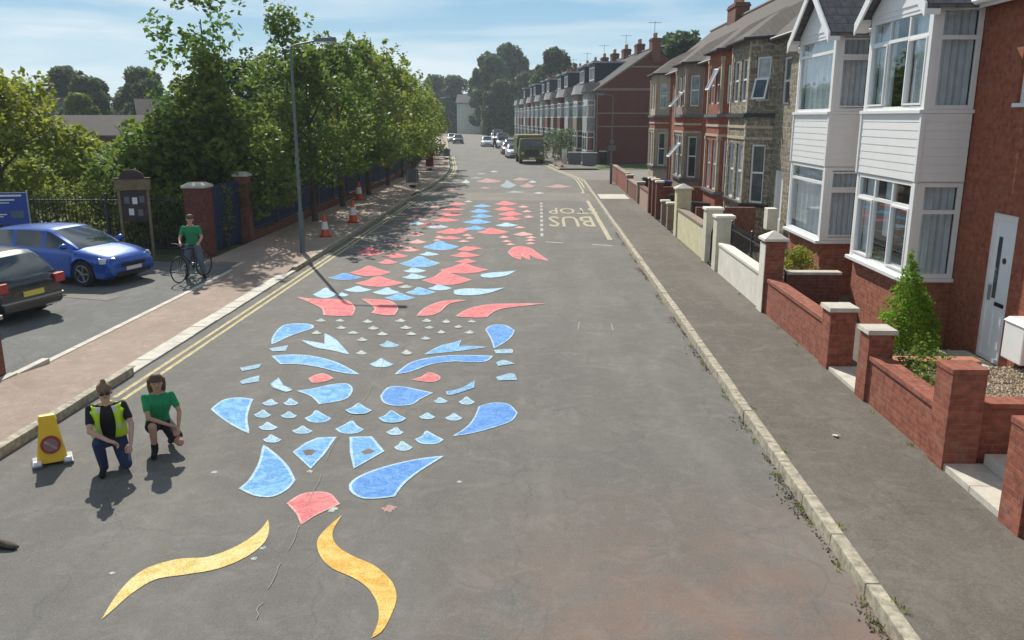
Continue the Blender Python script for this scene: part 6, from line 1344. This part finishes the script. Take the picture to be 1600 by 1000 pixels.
    if glasses:
        g = MB()
        for sg_ in (-1, 1): g.ball(tuple(hd + fwd * .088 + side * sg_ * .034 + up * .012), (.031, .012, .021))
        a = hd + fwd * .09 + up * .016; g.tube([tuple(a - side * .03), tuple(a + side * .03)], .005, 5)
        for sg_ in (-1, 1): g.tube([tuple(a + side * sg_ * .06), tuple(hd + side * sg_ * .088)], .004, 5)
        g.build('sunglasses', M['black'], T, smooth=True)
    # hair: a cap over the skull, longer locks down the sides
    hb = MB(); hb.ball(tuple(hd + up * .056 - fwd * .022), (.091, .096, .080), 14, 9)
    if long_hair:
        for k in range(9):
            a = math.pi * (k / 8) ; dv = side * math.cos(a) * .088 - fwd * (math.sin(a) * .085 + .012); p = hd + dv
            hb.tube([tuple(p + up * .06), tuple(p - up * .05), tuple(p - up * .13 - dv * .05), tuple(p - up * .19 - dv * .2)], [.03, .034, .03, .012], 7)
    if bun: hb.ball(tuple(hd + up * .155 - fwd * .03), (.036, .036, .040))
    fuse(hb, 'hair', hair, T, .009, 4)
    # clothes
    g = .018
    def grow(keys, ed, nm, m_, add, root, over={}):
        return skinned(nm, {k: (over[k] if k in over else J[k][:3] + tuple(q + add for q in J[k][3:])) for k in keys}, ed, m_, T, root, 2, (P['lsh'] - P['rsh']).normalized(), .010)
    S = ['pe', 'wa', 'ch', 'nk0']; Se = [('pe', 'wa'), ('wa', 'ch'), ('ch', 'nk0')]; ov = {}
    nb = lerp(ch, nk, .66); ov['nk0'] = (nb.x, nb.y, nb.z, .080, .070)
    for s in ('l', 'r'):
        S += [s + 'sh', s + 'sl']; p = lerp(P[s + 'sh'], P[s + 'el'], sleeves); J[s + 'sl'] = (p.x, p.y, p.z, .048 * sw); Se += [('ch', s + 'sh'), (s + 'sh', s + 'sl')]
    for s in ('l', 'r'): q = J[s + 'sh']; ov[s + 'sh'] = q[:3] + (q[3] + .007,); q = J[s + 'sl']; ov[s + 'sl'] = q[:3] + (q[3] + .010,)
    grow(S, Se, 'shirt', shirt, g, 'ch', ov)
    Lk = ['pe']; Le = []
    for s in ('l', 'r'):
        if shorts: p = lerp(P[s + 'hp'], P[s + 'kn'], .66); J[s + 'se'] = (p.x, p.y, p.z, .08); Lk += [s + 'hp', s + 'se']; Le += [('pe', s + 'hp'), (s + 'hp', s + 'se')]
        else: Lk += [s + 'hp', s + 'th', s + 'kn', s + 'cf', s + 'an']; Le += [('pe', s + 'hp'), (s + 'hp', s + 'th'), (s + 'th', s + 'kn'), (s + 'kn', s + 'cf'), (s + 'cf', s + 'an')]
    grow(Lk, Le, 'shorts' if shorts else 'trousers', legs, g * 1.2, 'pe')
    for s in ('l', 'r'):
        a, t = P[s + 'an'], P[s + 'to']; d = (t - a); hl = a - V((d.x, d.y, 0)) * .28; k = P[s + 'kn']; c_ = lerp(a, k, .22)
        skinned('boot', {'a': (c_.x, c_.y, c_.z, .052), 'b': (a.x, a.y, a.z, .05), 'h': (hl.x, hl.y, min(hl.z, a.z - .02), .04), 'm': tuple(lerp(a, t, .55)) + (.046, .04), 't': (t.x, t.y, t.z, .045, .042)}, [('a', 'b'), ('b', 'h'), ('b', 'm'), ('m', 't')], shoes, T, 'b', 2, None, .010)
    if vest:   # open high-visibility waistcoat: two front panels, a back and shoulder straps
        ch2, sh1, sh2 = ch, P['lsh'], P['rsh']; sdv = (sh1 - sh2).normalized(); f2 = P['body'].normalized()
        for sg_ in (-1, 1):
            sp = sh1 if sg_ > 0 else sh2; V_ = []; rows = 12
            for i in range(rows + 1):
                t = i / rows; c0 = lerp(lerp(ch, nk, .80), pe + V((0, 0, .02)), t) ; wd = (.07, .15, .175, .18, .19)[min(4, int(t * 5))]
                inn = .062 + .03 * math.sin(t * 3.1); out_ = max(inn + .05, .205 * (1 if t > .12 else .8)); dep = .132 + .03 * math.sin(t * 3.14)
                for (s_, dp_) in ((inn, dep + .025), ((inn + out_) / 2, dep + .012), (out_, dep * .45), (out_ + .012, 0), (out_, -dep * .6), (.06, -dep - .01)):
                    q = c0 + sdv * sg_ * s_ + f2 * dp_; V_.append(tuple(q))
            b = MB(); nn = 6; V2 = [tuple(V(p) * 1.0) for p in V_]
            fs = [(i * nn + k, i * nn + k + 1, (i + 1) * nn + k + 1, (i + 1) * nn + k) for i in range(rows) for k in range(nn - 1) if not (i < 5 and k in (2, 3) and i > 0)]
            b.add(V2, fs); b.m = [1 if (f[0] // nn in (7, )) or (f[0] % nn == 0 and f[0] // nn < 2) else 0 for f in fs]
            vo = b.build('vest_panel', [M['hiviz'], M['hivizstrip']], T, smooth=True); sol = vo.modifiers.new('s', 'SOLIDIFY'); sol.thickness = .008
    return T
man = dict(head=(.0, -.06, 1.06), neck=(0, .00, .91), chest=(0, .06, .74), waist=(0, .13, .54), pelvis=(0, .17, .37), face=(.05, -1, -.12), body=(0, -1, .1),
    lsh=(.19, .06, .83), lel=(.27, -.08, .60), lwr=(.24, -.24, .40), lha=(.22, -.30, .33), lcurl=(-.5, -.2, -1), rsh=(-.19, .06, .83), rel=(-.21, -.18, .60), rwr=(.0, -.34, .50), rha=(.10, -.36, .46), rcurl=(0, -.4, -1),
    rhp=(-.10, .14, .34), rkn=(-.13, -.26, .45), ran=(-.10, -.14, .09), rto=(-.13, -.31, .045), lhp=(.10, .14, .34), lkn=(.16, -.24, .13), lan=(.12, .16, .14), lto=(.12, .24, .045))
person('person crouching in yellow high-visibility vest, black t-shirt, jeans and sunglasses with hair in a topknot', (-5.22, 9.38, 0), R(27), man, 'skin', 'cloth_b', 'denim', 'cloth_b', 'hairl', bun=True, glasses=True, vest=True, group='people crouching by the mural')
wom = dict(head=(.0, -.05, 1.0), neck=(0, .00, .86), chest=(0, .05, .70), waist=(-.02, .12, .52), pelvis=(-.03, .17, .37), face=(.05, -1, -.08), body=(0, -1, .1),
    lsh=(.165, .05, .785), lel=(.25, -.04, .56), lwr=(.22, -.22, .40), lha=(.20, -.30, .36), lcurl=(-.5, -.2, -1), rsh=(-.165, .05, .785), rel=(-.14, -.18, .56), rwr=(.10, -.26, .46), rha=(.19, -.28, .43), rcurl=(0, -.3, -1),
    rhp=(-.11, .14, .34), rkn=(-.10, -.24, .45), ran=(-.10, -.13, .09), rto=(-.12, -.29, .045), lhp=(.07, .14, .34), lkn=(.22, -.20, .17), lan=(.12, .14, .14), lto=(.10, .24, .045))
person('person crouching in green t-shirt and black shorts with shoulder-length brown hair', (-4.84, 9.93, 0), R(25), wom, 'skin2', 'cloth_g', 'cloth_b', 'cloth_b', 'hair', long_hair=True, shorts=True, fem=True, group='people crouching by the mural')
cyc = dict(head=(.02, -.14, 1.60), neck=(0, -.06, 1.44), chest=(0, .0, 1.26), waist=(0, .05, 1.05), pelvis=(0, .10, .90), face=(.1, -1, -.1), body=(0, -1, 0),
    lsh=(.19, -.01, 1.36), lel=(.27, -.10, 1.12), lwr=(.24, -.34, 1.02), lha=(.22, -.42, 1.01), lcurl=(0, -.3, -1), rsh=(-.19, -.01, 1.36), rel=(-.27, -.12, 1.12), rwr=(-.24, -.36, 1.02), rha=(-.22, -.42, 1.01), rcurl=(0, -.3, -1),
    rhp=(-.1, .1, .86), rkn=(-.17, .02, .48), ran=(-.2, .1, .09), rto=(-.22, -.06, .04), lhp=(.1, .1, .86), lkn=(.18, .0, .48), lan=(.22, .12, .09), lto=(.25, -.04, .04))
person('person in green t-shirt and grey jeans standing astride a bicycle by the big brick pier', (-9.15, 21.55, .03), R(14), cyc, 'skin', 'cloth_g', 'denim2', 'cloth_b', 'hair')
bT = thing('bicycle', 'dark bicycle held upright between the legs of the person in green at the brick pier', 'bicycle', (-9.17, 21.45, .03), R(-14))
def wheel(y):
    w_ = MB(); rr = .33; pts = [(0, y + rr * math.cos(a), .345 + rr * math.sin(a)) for a in [k * 6.2832 / 32 for k in range(33)]]; w_.tube(pts, .018, 6, cap=False); o = w_.build('wheel', M['rubber'], bT, smooth=True)
    s = MB()
    for k in range(16): a = k * .3927; s.tube([(0, y, .345), (0, y + .315 * math.cos(a), .345 + .315 * math.sin(a))], .003, 4)
    s.lathe([(.02, -.04), (.02, .04)], (0, y, .345), 8, 'x'); s.build('spokes', M['greym'], o)
wheel(-.52); wheel(.52)
f = MB()
for a, c in (((0, .52, .345), (0, .1, .30)), ((0, .52, .345), (0, .14, .72)), ((0, .1, .30), (0, .17, .86)), ((0, .1, .30), (0, -.36, .76)), ((0, .15, .80), (0, -.34, .86)), ((0, -.33, .70), (0, -.36, .95))): f.tube([a, c], .017, 8)
f.build('frame', M['denim'], bT, smooth=True)
f = MB(); f.tube([(-.03, -.52, .345), (-.03, -.36, .70)], .011, 6); f.tube([(.03, -.52, .345), (.03, -.36, .70)], .011, 6); f.build('fork', M['black'], bT, smooth=True)
f = MB(); f.tube([(-.27, -.40, .99), (-.12, -.42, 1.0), (0, -.36, .96), (.12, -.42, 1.0), (.27, -.40, .99)], .012, 8); f.build('handlebar', M['black'], bT, smooth=True)
f = MB(); f.hexa([(-.07, .28, .88), (.07, .28, .88), (.02, .02, .88), (-.02, .02, .88), (-.08, .29, .92), (.08, .29, .92), (.025, .01, .915), (-.025, .01, .915)]); f.build('saddle', M['black'], bT, bevel=.01)
f = MB(); f.lathe([(.09, -.05), (.09, -.035)], (0, .1, .30), 18, 'x'); f.tube([(.05, .1, .30), (.05, -.02, .2)], .01, 6); f.tube([(-.05, .1, .30), (-.05, .22, .4)], .01, 6); f.box(.06, .14, -.05, .02, .18, .2); f.box(-.14, -.06, .19, .25, .39, .41); f.build('crank', M['greym'], bT)
far_p = dict(cyc); person('person in dark clothes standing in the far road beside the parked cars', (-6.3, 120, 0), 0, {k: tuple(v_) for k, v_ in cyc.items()}, 'skin', 'cloth_b', 'cloth_b', 'cloth_b', 'hair')

# fallen leaves and specks on the left footway, in the gutter and round the trees
lf = MB(); r = random.Random(41)
for i in range(1500):
    y = 20 + 40 * r.random() ** 1.4; x = r.choice([r.uniform(-9.7, -7.0), KL(y) + abs(r.gauss(0, .12)) + .02]); z = .119 if x < KL(y) - .16 and y > 23.3 else (.037 if x < KL(y) - .36 else (.006 if x > KL(y) + .01 else None))
    if z is None: continue
    a = r.uniform(0, 6.28); q = r.uniform(.012, .035); c_, s2 = math.cos(a) * q, math.sin(a) * q
    lf.add([(x - c_, y - s2, z), (x + s2 * .6, y - c_ * .6, z + r.uniform(0, .01)), (x + c_, y + s2, z + .003), (x - s2 * .6, y + c_ * .6, z + r.uniform(0, .008))], [(0, 1, 2, 3)], i % 3)
tag(lf.build('leaf_litter', [M['wood'], M['gravel'], M['leafo']]), kind='stuff')

# light summer haze down the street
hz_m = bpy.data.materials.new('haze'); hz_m.use_nodes = True; n = hz_m.node_tree.nodes; n.clear(); ho = n.new('ShaderNodeOutputMaterial'); pv = n.new('ShaderNodeVolumePrincipled')
pv.inputs['Color'].default_value = (.80, .90, 1, 1); pv.inputs['Density'].default_value = .0004; pv.inputs['Anisotropy'].default_value = .3; hz_m.node_tree.links.new(pv.outputs[0], ho.inputs['Volume'])
hb_ = MB(); hb_.box(-380, 200, -14, 372, -1.6, 26); tag(hb_.build('haze', hz_m), kind='stuff')
